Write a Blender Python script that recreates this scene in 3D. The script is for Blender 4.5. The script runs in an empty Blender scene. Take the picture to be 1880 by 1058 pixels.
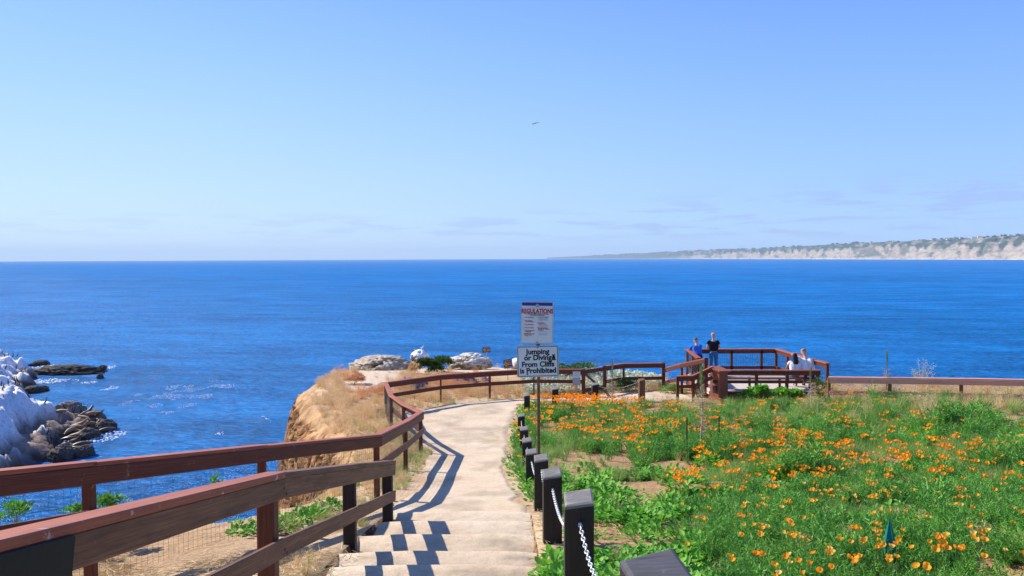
import bpy, bmesh, math, random
import numpy as np
from mathutils import Vector, Matrix, Euler, Quaternion
R = math.radians
random.seed(7); RNG = np.random.default_rng(11)
sc = bpy.context.scene
col = sc.collection

# ------------------------------------------------------------------ camera
F = 1475.0
cam_d = bpy.data.cameras.new('camera'); cam = bpy.data.objects.new('camera', cam_d); col.objects.link(cam)
cam_d.sensor_width = 36.0; cam_d.lens = 36.0*F/1880.0; cam_d.clip_start = 0.1; cam_d.clip_end = 60000
PITCH = math.atan((529-474)/F)
CM = Matrix.Rotation(R(90)-PITCH, 4, 'X') @ Matrix.Rotation(R(-0.25), 4, 'Z')
cam.matrix_world = CM
sc.camera = cam

# ------------------------------------------------------------------ light
SUN = Vector((-1.10, 0.65, 1.0)).normalized()          # towards the sun
EL = math.asin(SUN.z); AZ = math.atan2(SUN.x, SUN.y)     # clockwise from +Y
w = bpy.data.worlds.new("World"); sc.world = w; w.use_nodes = True
nt = w.node_tree; nt.nodes.clear()
SKG = 5.9
wo = nt.nodes.new('ShaderNodeOutputWorld'); bg = nt.nodes.new('ShaderNodeBackground')
sky = nt.nodes.new('ShaderNodeTexSky'); sky.sky_type = 'NISHITA'; sky.sun_disc = False
sky.sun_elevation = EL; sky.sun_rotation = AZ
sky.altitude = 20; sky.air_density = 1.0; sky.dust_density = 0.35; sky.ozone_density = 2.2
hs = nt.nodes.new('ShaderNodeHueSaturation'); hs.inputs['Saturation'].default_value = 1.08
bg.inputs['Strength'].default_value = 0.12
# thin cloud wisps low over the horizon
tc = nt.nodes.new('ShaderNodeTexCoord'); sep = nt.nodes.new('ShaderNodeSeparateXYZ')
nt.links.new(tc.outputs['Generated'], sep.inputs[0])
mp = nt.nodes.new('ShaderNodeMapping'); mp.inputs['Scale'].default_value = (8, 8, 75)
nt.links.new(tc.outputs['Generated'], mp.inputs[0])
nz = nt.nodes.new('ShaderNodeTexNoise'); nz.inputs['Scale'].default_value = 1.6; nz.inputs['Detail'].default_value = 7; nz.inputs['Roughness'].default_value = .6
nt.links.new(mp.outputs[0], nz.inputs['Vector'])
def wmath(op, a, b=None, clamp=False):
    n = nt.nodes.new('ShaderNodeMath'); n.operation = op; n.use_clamp = clamp
    for i, v in enumerate((a, b)):
        if v is None: continue
        if isinstance(v, (int, float)): n.inputs[i].default_value = v
        else: nt.links.new(v, n.inputs[i])
    return n.outputs[0]
def wramp(v, a, b, c=0.0, d=1.0):
    n = nt.nodes.new('ShaderNodeMapRange'); n.interpolation_type = 'SMOOTHSTEP'
    nt.links.new(v, n.inputs[0]); n.inputs[1].default_value = a; n.inputs[2].default_value = b; n.inputs[3].default_value = c; n.inputs[4].default_value = d
    return n.outputs[0]
m = wramp(nz.outputs['Fac'], .49, .60)
topz = wmath('ADD', .055, wmath('MULTIPLY', wmath('MAXIMUM', sep.outputs[0], 0.0), .075))
band = wmath('MULTIPLY', wramp(sep.outputs[2], .012, .035), wmath('SUBTRACT', 1.0, wmath('DIVIDE', wmath('MAXIMUM', wmath('SUBTRACT', sep.outputs[2], wmath('MULTIPLY', topz, .8)), 0), wmath('MULTIPLY', topz, .35)), True), True)
side = wramp(sep.outputs[0], -.5, .30, .30, 1.0)
cf = wmath('MULTIPLY', wmath('MULTIPLY', m, band), wmath('MULTIPLY', side, .55), True)
def wramp_c(stops):
    r_ = nt.nodes.new('ShaderNodeValToRGB'); e = r_.color_ramp.elements
    while len(e) < len(stops): e.new(.5)
    for i, (p_, c_) in enumerate(stops): e[i].position = p_; e[i].color = (*c_, 1)
    nt.links.new(zq, r_.inputs[0]); return r_.outputs[0]
def wmix(f, a, b, mode='MIX'):
    n = nt.nodes.new('ShaderNodeMix'); n.data_type = 'RGBA'; n.blend_type = mode
    for i, v in ((0, f), (6, a), (7, b)):
        if isinstance(v, (int, float)): n.inputs[i].default_value = v
        elif isinstance(v, tuple): n.inputs[i].default_value = (*v, 1)
        else: nt.links.new(v, n.inputs[i])
    return n.outputs[2]
def sl(r, g, b): return tuple((c/255/12.92) if c/255 <= .04045 else ((c/255+.055)/1.055)**2.4 for c in (r, g, b))
zq = wmath('MULTIPLY', sep.outputs[2], 1.0)
# clear sea air: pale at the horizon, deeper overhead; hazier towards the sun's side
rl = wramp_c([(0., sl(204, 229, 252)), (.06, sl(195, 226, 255)), (.14, sl(178, 216, 255)), (.23, sl(157, 202, 254)), (.32, sl(137, 184, 253)), (1., sl(50, 100, 190))])
rr_ = wramp_c([(0., sl(168, 208, 252)), (.06, sl(160, 202, 254)), (.14, sl(144, 190, 254)), (.23, sl(126, 174, 254)), (.32, sl(108, 156, 254)), (1., sl(30, 72, 170))])
lr = wramp(sep.outputs[0], -.60, .62)
grad = wmix(lr, rl, rr_)
scl = wmix(1.0, grad, (SKG, SKG, SKG), 'MULTIPLY')
skyc = wmix(.93, hs.outputs[0], scl)
nt.links.new(sky.outputs[0], hs.inputs['Color'])
cl_ = wmix(cf, skyc, (.36*SKG, .47*SKG, .85*SKG)); nt.links.new(cl_, bg.inputs['Color']); nt.links.new(bg.outputs[0], wo.inputs[0])

sd = bpy.data.lights.new('sun', 'SUN'); sd.energy = 5.0; sd.angle = R(.53); sd.color = (1, .93, .82)
so = bpy.data.objects.new('sun', sd); col.objects.link(so); so.rotation_mode = 'QUATERNION'
so.rotation_quaternion = SUN.to_track_quat('Z', 'Y'); so.location = (-40, 20, 60)
sc.view_settings.view_transform = 'Standard'; sc.view_settings.look = 'None'; sc.view_settings.gamma = 1
sc.view_settings.exposure = 0.62

# ------------------------------------------------------------------ helpers
def ray(px, py):
    v = Vector(((px-940)/F, -(py-529)/F, -1.0)); d = CM.to_3x3() @ v
    return d
def P(px, py, Y):
    d = ray(px, py); return d*(Y/d.y)

def _hash(ix, iy, seed):
    h = (ix.astype(np.int64)*374761393 + iy.astype(np.int64)*668265263 + seed*974711) & 0xffffffff
    h = ((h ^ (h >> 13))*1274126177) & 0xffffffff
    return ((h ^ (h >> 16)) & 0xffff)/65535.0
def vnoise(x, y, seed=0):
    x = np.asarray(x, float); y = np.asarray(y, float)
    ix = np.floor(x); iy = np.floor(y); fx = x-ix; fy = y-iy
    fx = fx*fx*(3-2*fx); fy = fy*fy*(3-2*fy); ix = ix.astype(np.int64); iy = iy.astype(np.int64)
    a = _hash(ix, iy, seed); b = _hash(ix+1, iy, seed); c = _hash(ix, iy+1, seed); d = _hash(ix+1, iy+1, seed)
    return (a*(1-fx)+b*fx)*(1-fy)+(c*(1-fx)+d*fx)*fy
def fbm(x, y, oct=4, seed=0, gain=.5):
    x = np.asarray(x, float); y = np.asarray(y, float)
    s = 0; a = 1; t = 0
    for o in range(oct):
        s = s+a*vnoise(x*2**o+17.3*o, y*2**o-9.1*o, seed+o); t += a; a *= gain
    return s/t                        # 0..1
def sstep(a, b, x):
    t = np.clip((np.asarray(x, float)-a)/(b-a), 0, 1); return t*t*(3-2*t)

def tag(o, label=None, cat=None, group=None, kind=None):
    if label: o['label'] = label
    if cat: o['category'] = cat
    if group: o['group'] = group
    if kind: o['kind'] = kind
    return o
def empty(name, loc=(0, 0, 0), rz=0.0):
    o = bpy.data.objects.new(name, None); col.objects.link(o); o.location = loc; o.rotation_euler = (0, 0, rz)
    o.empty_display_size = .2
    return o
def link(name, me, mat=None, parent=None):
    o = bpy.data.objects.new(name, me); col.objects.link(o)
    if mat is not None and not me.materials: me.materials.append(mat)
    if parent is not None: o.parent = parent
    return o
def copy_tree(o, parent=None):
    c = o.copy(); col.objects.link(c)
    if parent is not None: c.parent = parent
    for ch in list(o.children): copy_tree(ch, c)
    return c

class MB:
    """collects faces for ONE mesh; g = grain vector per vertex (along, around, id)"""
    def __init__(s): s.v = []; s.f = []; s.g = []; s.o = np.zeros(3)
    def org(s, p): s.o = np.array(p, float); return s
    def add(s, vs, fs, gs=None):
        n = len(s.v)
        for v in vs: s.v.append((v[0]-s.o[0], v[1]-s.o[1], v[2]-s.o[2]))
        for f in fs: s.f.append(tuple(i+n for i in f))
        if gs is None: gs = [(v[0], v[1], v[2]) for v in vs]
        s.g.extend(gs)
    def beam(s, a, b, wd, ht, up=(0, 0, 1), ch=.006):
        """board from a to b, wd across, ht along up; chamfered section"""
        a = Vector(a); b = Vector(b); d = (b-a); L = d.length; d.normalize(); up = Vector(up)
        r = d.cross(up)
        if r.length < 1e-4: r = d.cross(Vector((0, 1, 0)))
        r.normalize(); u = r.cross(d).normalized()
        x, y = wd/2, ht/2; c = min(ch, x*.4, y*.4)
        sec = [(-x+c, -y), (x-c, -y), (x, -y+c), (x, y-c), (x-c, y), (-x+c, y), (-x, y-c), (-x, -y+c)]
        vs = []; gs = []; rid = random.random()*50
        N = max(1, int(L/.6))
        for k in range(N+1):
            t = k/N; e = min(ch, L*.1)
            for (p, q) in sec:
                vs.append(a+(b-a)*t+r*p+u*q); gs.append((L*t+rid, p+q*1.7, rid))
        fs = []
        for k in range(N):
            for i in range(8):
                j = (i+1) % 8; fs.append((8*k+i, 8*k+j, 8*k+8+j, 8*k+8+i))
        fs.append(tuple(range(7, -1, -1))); fs.append(tuple(8*N+i for i in range(8)))
        s.add(vs, fs, gs); return s
    def box(s, c, sz, rz=0):
        c = Vector(c); h = Vector(sz)/2; M = Matrix.Rotation(rz, 3, 'Z')
        vs = [c+M@Vector((x*h.x, y*h.y, z*h.z)) for z in (-1, 1) for (x, y) in ((-1, -1), (1, -1), (1, 1), (-1, 1))]
        s.add(vs, [(3, 2, 1, 0), (4, 5, 6, 7), (0, 1, 5, 4), (1, 2, 6, 5), (2, 3, 7, 6), (3, 0, 4, 7)]); return s
    def tube(s, pts, rad, n=8, cap=True):
        pts = [Vector(p) for p in pts]; rads = rad if isinstance(rad, (list, tuple)) else [rad]*len(pts)
        vs = []; ref = None
        for i, p in enumerate(pts):
            d = (pts[min(i+1, len(pts)-1)]-pts[max(i-1, 0)]).normalized()
            if ref is None: ref = d.orthogonal().normalized()
            r = (ref-d*ref.dot(d)).normalized(); ref = r; q = d.cross(r)
            for k in range(n):
                a = 2*math.pi*k/n; vs.append(p+(r*math.cos(a)+q*math.sin(a))*rads[i])
        fs = []
        for i in range(len(pts)-1):
            for k in range(n):
                j = (k+1) % n; fs.append((i*n+k, i*n+j, i*n+n+j, i*n+n+k))
        if cap: fs.append(tuple(range(n-1, -1, -1))); fs.append(tuple((len(pts)-1)*n+k for k in range(n)))
        s.add(vs, fs); return s
    def build(s, name, mat=None, parent=None, smooth=False):
        me = bpy.data.meshes.new(name); me.from_pydata([tuple(v) for v in s.v], [], s.f)
        at = me.attributes.new('gv', 'FLOAT_VECTOR', 'POINT')
        at.data.foreach_set('vector', np.array(s.g, np.float32).ravel())
        if smooth: me.polygons.foreach_set('use_smooth', [True]*len(me.polygons))
        me.update()
        o = link(name, me, mat, parent); o.location = tuple(s.o) if parent is None else tuple(s.o)
        return o
def np_mesh(name, V, Fq, mat=None, parent=None, smooth=False, cols=None):
    me = bpy.data.meshes.new(name); V = np.asarray(V, np.float32); Fq = np.asarray(Fq, np.int32)
    k = Fq.shape[1]
    me.vertices.add(len(V)); me.vertices.foreach_set('co', V.ravel())
    me.loops.add(Fq.size); me.loops.foreach_set('vertex_index', Fq.ravel())
    me.polygons.add(len(Fq)); me.polygons.foreach_set('loop_start', np.arange(0, Fq.size, k, dtype=np.int32))
    me.polygons.foreach_set('loop_total', np.full(len(Fq), k, np.int32))
    if smooth: me.polygons.foreach_set('use_smooth', np.ones(len(Fq), bool))
    if cols is not None:
        at = me.attributes.new('tone', 'FLOAT_COLOR', 'POINT')
        c = np.ones((len(V), 4), np.float32); c[:, :3] = cols; at.data.foreach_set('color', c.ravel())
    me.update(calc_edges=True); me.validate()
    return link(name, me, mat, parent)
def grid_faces(nx, ny):
    i = np.arange(nx-1); j = np.arange(ny-1); I, J = np.meshgrid(i, j)
    a = (J*nx+I).ravel(); return np.stack([a, a+1, a+nx+1, a+nx], 1)

# ------------------------------------------------------------------ materials
def srgb(r, g, b):
    f = lambda c: (c/255/12.92) if c/255 <= .04045 else ((c/255+.055)/1.055)**2.4
    return (f(r), f(g), f(b), 1)
class NT:
    def __init__(s, name):
        s.m = bpy.data.materials.new(name); s.m.use_nodes = True; s.t = s.m.node_tree; s.b = s.t.nodes['Principled BSDF']
        s.out = s.t.nodes['Material Output']
    def n(s, typ, **kw):
        nd = s.t.nodes.new(typ)
        for k, v in kw.items(): setattr(nd, k, v)
        return nd
    def l(s, a, b): s.t.links.new(a, b)
    def noise(s, vec, scale, detail=5, rough=.55, dist=0.0):
        n = s.n('ShaderNodeTexNoise'); n.inputs['Scale'].default_value = scale; n.inputs['Detail'].default_value = detail
        n.inputs['Roughness'].default_value = rough; n.inputs['Distortion'].default_value = dist
        if vec is not None: s.l(vec, n.inputs['Vector'])
        return n.outputs['Fac']
    def ramp(s, v, stops):
        r = s.n('ShaderNodeValToRGB'); e = r.color_ramp.elements
        while len(e) < len(stops): e.new(.5)
        for i, (p, c) in enumerate(stops):
            e[i].position = p; e[i].color = c if len(c) == 4 else (*c, 1)
        s.l(v, r.inputs[0]); return r.outputs[0]
    def mapr(s, v, a, b, c=0., d=1.):
        n = s.n('ShaderNodeMapRange'); s.l(v, n.inputs[0])
        for i, x in enumerate((a, b, c, d)): n.inputs[i+1].default_value = x
        return n.outputs[0]
    def mix(s, f, a, b, mode='MIX'):
        n = s.n('ShaderNodeMix', data_type='RGBA', blend_type=mode)
        for i, v in ((0, f), (6, a), (7, b)):
            if isinstance(v, (int, float)): n.inputs[i].default_value = v
            elif isinstance(v, tuple): n.inputs[i].default_value = v if len(v) == 4 else (*v, 1)
            else: s.l(v, n.inputs[i])
        return n.outputs[2]
    def math(s, op, a, b=0.):
        n = s.n('ShaderNodeMath', operation=op)
        for i, v in enumerate((a, b)):
            if isinstance(v, (int, float)): n.inputs[i].default_value = v
            else: s.l(v, n.inputs[i])
        return n.outputs[0]
    def attr(s, name): a = s.n('ShaderNodeAttribute', attribute_name=name); return a
    def pos(s): return s.n('ShaderNodeTexCoord').outputs['Object']
    def wpos(s): return s.n('ShaderNodeNewGeometry').outputs['Position']
    def maps(s, vec, scale):
        n = s.n('ShaderNodeMapping'); n.inputs['Scale'].default_value = scale; s.l(vec, n.inputs[0]); return n.outputs[0]
    def bump(s, h, strength=.3, dist=.01, prev=None):
        n = s.n('ShaderNodeBump'); n.inputs['Strength'].default_value = strength; n.inputs['Distance'].default_value = dist
        s.l(h, n.inputs['Height'])
        if prev is not None: s.l(prev, n.inputs['Normal'])
        s.l(n.outputs[0], s.b.inputs['Normal']); return n.outputs[0]
    def base(s, c):
        if isinstance(c, tuple): s.b.inputs['Base Color'].default_value = c if len(c) == 4 else (*c, 1)
        else: s.l(c, s.b.inputs['Base Color'])
    def rough(s, r, spec=.3):
        s.b.inputs['Roughness'].default_value = r; s.b.inputs['Specular IOR Level'].default_value = spec

def mat_wood(name, c1, c2, c3, wear=(.45, .36, .3), wearamt=.12, rough=.6, stain=0.):
    k = NT(name); g = k.attr('gv').outputs['Vector']
    grain = k.noise(k.maps(g, (2.2, 70, 7)), 1.0, 6, .6, .4)
    big = k.noise(k.maps(g, (1.1, 6, 3)), 1.0, 4, .6)
    c = k.ramp(grain, [(.3, c1), (.52, c2), (.75, c3)])
    c = k.mix(k.mapr(big, .35, .7, 0, .55), c, c1)
    if stain:
        s2 = k.noise(k.maps(g, (1.3, 7, 9)), 1.0, 5, .6, .3); c = k.mix(k.mapr(s2, .50, .60, 0, stain), c, (.05, .026, .016))
    cr = k.noise(k.maps(g, (.8, 45, 5)), 1.0, 3, .5); c = k.mix(k.mapr(cr, .30, .24, 0, .8), c, (.02, .01, .008))
    wn = k.noise(k.wpos(), 9, 6, .7); k2 = k.mapr(wn, .62, .74, 0, wearamt*4)
    c = k.mix(k2, c, wear)
    k.base(c); k.rough(rough, .35)
    k.bump(grain, .35, .004)
    return k.m
def mat_simple(name, c, rough=.6, var=.25, scale=12, bump=.2, bd=.01, spec=.3, metal=0.):
    k = NT(name); n = k.noise(k.pos(), scale, 5, .6)
    lo = tuple(x*(1-var) for x in c[:3]); hi = tuple(min(1, x*(1+var)) for x in c[:3])
    k.base(k.ramp(n, [(.3, (*lo, 1)), (.7, (*hi, 1))])); k.rough(rough, spec)
    k.b.inputs['Metallic'].default_value = metal
    if bump: k.bump(n, bump, bd)
    return k.m
def mat_leaf(name, lo, hi, trans=.35, rough=.55, hue_noise=1.5):
    """foliage: colour varies per plant; some light passes through"""
    k = NT(name); oi = k.n('ShaderNodeObjectInfo').outputs['Random']
    n = k.noise(k.wpos(), hue_noise, 3, .5)
    f = k.math('ADD', k.math('MULTIPLY', oi, .55), k.math('MULTIPLY', k.mapr(n, .3, .7), .45))
    c = k.ramp(f, [(0., lo), (1., hi)])
    k.base(c); k.rough(rough, .25)
    tr = k.n('ShaderNodeBsdfTranslucent'); k.l(c, tr.inputs[0])
    ms = k.n('ShaderNodeMixShader'); ms.inputs[0].default_value = trans
    k.l(k.b.outputs[0], ms.inputs[1]); k.l(tr.outputs[0], ms.inputs[2]); k.l(ms.outputs[0], k.out.inputs[0])
    return k.m

M = {}
M['redwood'] = mat_wood('stained_shaded_redwood', (.065, .016, .008), (.135, .034, .017), (.23, .07, .036))  # red stain, darkened further to paint in the fascia's shade
M['redwood_old'] = mat_wood('weathered_redwood', (.10, .042, .02), (.20, .085, .04), (.34, .165, .09), wearamt=.08, stain=.5)
M['redwood_cap'] = mat_wood('sunlit_rail_cap', (.23, .058, .028), (.36, .098, .046), (.50, .18, .09), wear=(.75, .68, .62), wearamt=.24)  # lit copy of the redwood, sunlight painted in; pale flecks are wear
M['pinkwood'] = mat_wood('sunlit_pink_redwood', (.55, .22, .14), (.78, .36, .25), (.85, .5, .38))  # boards facing away from the sun, colour lightened to look sunlit
M['tie'] = mat_wood('creosote_post', (.012, .009, .008), (.022, .016, .014), (.04, .03, .026), wear=(.16, .14, .13), wearamt=.05, rough=.7)
M['shadetop'] = mat_wood('shaded_post_top', (.05, .05, .058), (.085, .085, .10), (.14, .14, .16), rough=.8)  # shaded copy of the grey top, as if slanted from the sun
M['tietop'] = mat_wood('grey_post_top', (.10, .095, .09), (.20, .19, .18), (.36, .34, .31), rough=.8)
M['greenboard'] = mat_simple('dark_green_board', (.006, .009, .007), .6)
M['galv'] = mat_simple('galvanised_steel', (.55, .56, .58), .4, .2, 30, metal=.6)
M['wire'] = mat_simple('dark_wire', (.06, .06, .065), .5, .2)
M['rust'] = mat_simple('rusty_steel', (.16, .08, .045), .7, .4, 25)
# ------------------------------------------------------------------ terrain
SEA = -20.0
_gy = [-40, -8, 0, 8.7, 11.4, 14.4, 17.1, 20, 23, 27, 31, 60]
_gz = [-1.55, -1.55, -1.6, -3.12, -3.64, -4.15, -4.53, -4.90, -5.18, -5.38, -5.45, -5.75]
_yy = np.linspace(-40, 60, 2001); _zz = np.interp(_yy, _gy, _gz)
_k = np.ones(31)/31; _zz = np.convolve(np.pad(_zz, 15, 'edge'), _k, 'valid')
def gprof(Y): return np.interp(Y, _yy, _zz)
LAND = np.array([(-30, -40), (-7.5, -8), (-6.1, 0), (-5.3, 6), (-4.4, 10), (-3.2, 14), (-3.1, 16.5), (-3.3, 19.5), (-4.3, 23), (-5.7, 26.5), (-7.0, 29.5), (-7.9, 33),
    (-8.5, 36.0), (-8.3, 39.0), (-7.9, 41.6), (-6.8, 42.8), (-4.5, 43.4), (-1.0, 43.4), (1.0, 42.0), (3.0, 39.8), (5.6, 37.6), (7.6, 35.2), (9.4, 33.2), (12.6, 32.4), (14.0, 30.4), (17, 29.6), (24, 29.6), (45, 30), (80, 30), (80, -40)], float)
def land_sd(X, Y):
    """signed distance, positive outside the land outline"""
    X = np.asarray(X, float); Y = np.asarray(Y, float)
    d2 = np.full(X.shape, 1e9); ins = np.zeros(X.shape, bool); n = len(LAND)
    for i in range(n):
        x0, y0 = LAND[i]; x1, y1 = LAND[(i+1) % n]; ex, ey = x1-x0, y1-y0
        t = np.clip(((X-x0)*ex+(Y-y0)*ey)/(ex*ex+ey*ey), 0, 1)
        d2 = np.minimum(d2, (X-x0-t*ex)**2+(Y-y0-t*ey)**2)
        c = ((y0 > Y) != (y1 > Y)); xi = x0+(Y-y0)*(ex/(ey if abs(ey) > 1e-9 else 1e-9))
        ins ^= (c & (X < xi))
    d = np.sqrt(d2); return np.where(ins, -d, d)
def H0(X, Y):
    X = np.asarray(X, float); Y = np.asarray(Y, float)
    z = gprof(Y)+.45*sstep(1.5, 12, X)*sstep(6, 24, Y)*(1-.9*sstep(24.5, 29.5, Y)*sstep(12, 10, X))
    z = z+.35*sstep(3.5, 6.5, -X)*sstep(27, 33, Y)*(1-sstep(40, 46, Y))*0.5
    z = z-.3*sstep(39, 43, Y)-.2*sstep(3.5, 7, -X)*sstep(37, 42, Y)
    return z
def H(X, Y, sd=None):
    X = np.asarray(X, float); Y = np.asarray(Y, float)
    z = H0(X, Y)
    rough = sstep(.5, 1.6, X)+sstep(1.9, 2.6, -X)
    z = z+(fbm(X*1.3, Y*1.3, 4, 3)-.5)*.16*np.clip(rough, 0, 1)*sstep(0, 3, 31-Y+4*sstep(-2, -4, X)*0)
    z = z+(fbm(X*.62, Y*.5, 3, 33)-.5)*.42*sstep(1.2, 3, X)*sstep(3, 6, Y)*sstep(29.5, 26.5, Y)
    if sd is None: sd = land_sd(X, Y)
    nd = sd+(fbm(X*.55, Y*.55, 5, 21)-.5)*1.3*sstep(-2.2, .3, sd)
    e = np.maximum(nd+.35, 0)
    drop = np.where(e < 1.0, .45*e*e, .45+(e-1.0)*.9)
    drop = np.where(e > 1.5, .9+(e-1.5)*4.5, drop)
    ter = fbm(X*1.7, Y*1.7+drop*.2, 4, 5)-.5
    z = z-drop+ter*1.0*sstep(.3, 2, e)+(np.abs(fbm(X*2.6, Y*2.6, 4, 9)*2-1)-.25)*-1.5*sstep(.6, 2.2, e)
    return np.maximum(z, SEA-3.0)
def h(X, Y): return float(H(np.array([X]), np.array([Y]))[0])
def h0(X, Y): return float(H0(np.array([X]), np.array([Y]))[0])
def GR(px, py, off=0.0, y0=1.0, y1=70.0, fn=None):
    """where the line of sight of a spot meets the ground (+off)"""
    d = ray(px, py); Y = np.arange(y0, y1, .03); X = d.x/d.y*Y; Z = d.z/d.y*Y
    G = (fn or H0)(X, Y)+off; k = np.argmax(Z < G); 
    if not (Z < G).any(): k = len(Y)-1
    return Vector((X[k], Y[k], G[k]))

def graded(a, b, fine, c, d, step):
    xs = list(np.arange(c, d, fine)); s = fine; x = c
    L = []
    while x > a: s *= 1.25; x -= s; L.append(x)
    x = d; s = fine; Rr = [d]
    while x < b: s *= 1.25; x += s; Rr.append(x)
    return np.array(L[::-1]+xs+Rr)
xs = graded(-34, 90, .17, -13, 15, 1); ys = graded(-45, 58, .17, -1, 50, 1)
XX, YY = np.meshgrid(xs, ys); sdg = land_sd(XX, YY); ZZ = H(XX, YY, sdg)
stm = (XX > -1.62) & (XX < .12) & (YY < 11.0) & (YY > -3)
ZZ = np.where(stm, ZZ-.35, ZZ)
# surface colours by what lies there
def lin(r, g, b): return np.array(srgb(r, g, b)[:3])
sand = lin(206, 186, 160); dirt = lin(160, 126, 98); rockc = lin(206, 164, 118); rockd = lin(146, 98, 58); soil = lin(128, 98, 74); pale = lin(214, 194, 168)
dryc = lin(196, 160, 112); greenu = lin(70, 92, 44)
def lerp(a, b, t): return a+(b-a)*t[..., None]
n1 = fbm(XX*.9, YY*.9, 5, 40); n2 = fbm(XX*3, YY*3, 4, 41); nst = fbm(XX*2.5+YY*.4, ZZ*6, 4, 43)
C = np.broadcast_to(sand, XX.shape+(3,)).copy()
C = lerp(C, dirt, sstep(.45, .65, n1)*.5)
bed = sstep(.35, .8, XX-.25+.3*(n2-.5))*(YY < 30.2)*(XX > 0)
C = lerp(C, soil, bed); C = lerp(C, dirt, bed*sstep(.42, .6, n2)*.9)

lft = sstep(2.8, 3.6, -XX)*(YY < 15)
C = lerp(C, dirt, lft*.6)
outer = ((XX < -2.6) & (YY > 15)) | (YY > 31)
prm = sstep(-.3, .3, np.where(outer, 1, 0)+.0)
C = lerp(C, dryc, prm*(1-.2*n2)*.9)
bare = np.exp(-(((XX+6.3)/1.5)**2+((YY-35.5)/4.0)**2))*1.6          # bare sandy patch on the headland
C = lerp(C, pale, np.clip(bare, 0, 1))
farp = sstep(36.5, 38.5, YY+XX*.15); C = lerp(C, pale, farp)
br = np.exp(-(((XX-12.5)/2.6)**2+((YY-20)/2.2)**2))*1.5; C = lerp(C, lin(188, 160, 130), np.clip(br, 0, 1))
cl = sstep(.0, .9, sdg)
rc = rockc*(1)+0*XX[..., None]; rc = lerp(rc, rockd, sstep(.42, .62, nst)); rc = lerp(rc, lin(110, 72, 44), sstep(.6, .75, n2)*.8)
C = C*(1-cl[..., None])+rc*cl[..., None]
wet = sstep(1.6, .4, ZZ-SEA); C = C*(1-.8*wet[..., None])
k = NT('ground_soil'); a = k.attr('tone').outputs['Color']
wp = k.wpos()
f1 = k.noise(wp, 14, 6, .65); f2 = k.noise(wp, 90, 3, .6)
c = k.mix(1.0, a, k.ramp(f1, [(.25, (.72, .70, .68)), (.55, (1., 1., 1.)), (.8, (1.12, 1.1, 1.06))]), 'MULTIPLY')
c = k.mix(1.0, c, k.ramp(f2, [(.3, (.8, .79, .78)), (.6, (1.05, 1.05, 1.05))]), 'MULTIPLY')
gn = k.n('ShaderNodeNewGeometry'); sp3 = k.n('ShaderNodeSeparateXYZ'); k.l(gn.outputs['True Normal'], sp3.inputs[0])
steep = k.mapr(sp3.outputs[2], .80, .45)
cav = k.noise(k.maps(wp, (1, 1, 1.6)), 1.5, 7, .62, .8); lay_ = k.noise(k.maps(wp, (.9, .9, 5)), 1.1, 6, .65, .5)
cc = k.mix(1., c, k.ramp(cav, [(.40, (.16, .10, .06)), (.48, (.74, .64, .52)), (.6, (1.1, 1.08, 1.04))]), 'MULTIPLY'); cc = k.mix(1., cc, k.ramp(lay_, [(.36, (.55, .45, .36)), (.52, (1., 1., 1.))]), 'MULTIPLY')  # shade of hollows painted dark into the colour of steep faces
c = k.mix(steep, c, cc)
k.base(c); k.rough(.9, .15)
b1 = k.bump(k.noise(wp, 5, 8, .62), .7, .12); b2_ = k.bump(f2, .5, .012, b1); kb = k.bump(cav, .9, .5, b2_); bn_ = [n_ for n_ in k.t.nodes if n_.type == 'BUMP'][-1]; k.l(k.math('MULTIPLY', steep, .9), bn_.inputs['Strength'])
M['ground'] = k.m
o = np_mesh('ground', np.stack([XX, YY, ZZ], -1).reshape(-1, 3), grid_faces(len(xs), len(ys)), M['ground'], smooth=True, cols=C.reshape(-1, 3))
tag(o, kind='structure')

# ------------------------------------------------------------------ sea
k = NT('sea_water'); wp = k.wpos()
rot = k.n('ShaderNodeMapping'); rot.inputs['Rotation'].default_value = (0, 0, R(8)); k.l(wp, rot.inputs[0])
v = rot.outputs[0]
w1 = k.noise(k.maps(v, (.4, 1.0, 1)), .45, 5, .6, .5)      # swell, some metres
w2 = k.noise(k.maps(v, (.45, 1.0, 1)), 1.6, 6, .65, .6)      # ripples
w3 = k.noise(k.maps(v, (.2, .6, 1)), .03, 4, .6)
w4 = k.noise(k.maps(v, (.45, 1.0, 1)), 1.5, 5, .65, .5); w5 = k.noise(k.maps(v, (.35, 1.0, 1)), .13, 6, .65, .5)
colr = k.ramp(k.math('ADD', k.math('MULTIPLY', w4, .5), k.math('ADD', k.math('MULTIPLY', w5, .35), k.math('MULTIPLY', w3, .15))), [(.41, (.001, .072, .21, 1)), (.5, (.002, .140, .42, 1)), (.59, (.009, .228, .63, 1))])  # lighter and darker wave faces painted into the water colour, imitating reflection

b1 = k.bump(w1, 1.0, .9); b2 = k.bump(w2, 1.0, .65, b1)
df = k.n('ShaderNodeBsdfDiffuse'); k.l(colr, df.inputs[0]); k.l(b2, df.inputs['Normal'])
gl = k.n('ShaderNodeBsdfGlossy'); gl.inputs['Roughness'].default_value = .22; k.l(b2, gl.inputs['Normal'])
fr_ = k.n('ShaderNodeLayerWeight'); fr_.inputs[0].default_value = .12; k.l(b2, fr_.inputs['Normal'])
mx_ = k.n('ShaderNodeMixShader'); k.l(k.mapr(fr_.outputs['Facing'], 0, 1, .03, .12), mx_.inputs[0]); k.l(df.outputs[0], mx_.inputs[1]); k.l(gl.outputs[0], mx_.inputs[2]); k.l(mx_.outputs[0], k.out.inputs[0])
M['sea'] = k.m
rr = np.concatenate([[0], np.geomspace(20, 16000, 60)]); aa = np.linspace(0, 2*np.pi, 129)[:-1]
V = [(0, 0, SEA)]+[(r*math.sin(t), r*math.cos(t), SEA) for r in rr[1:] for t in aa]
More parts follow.
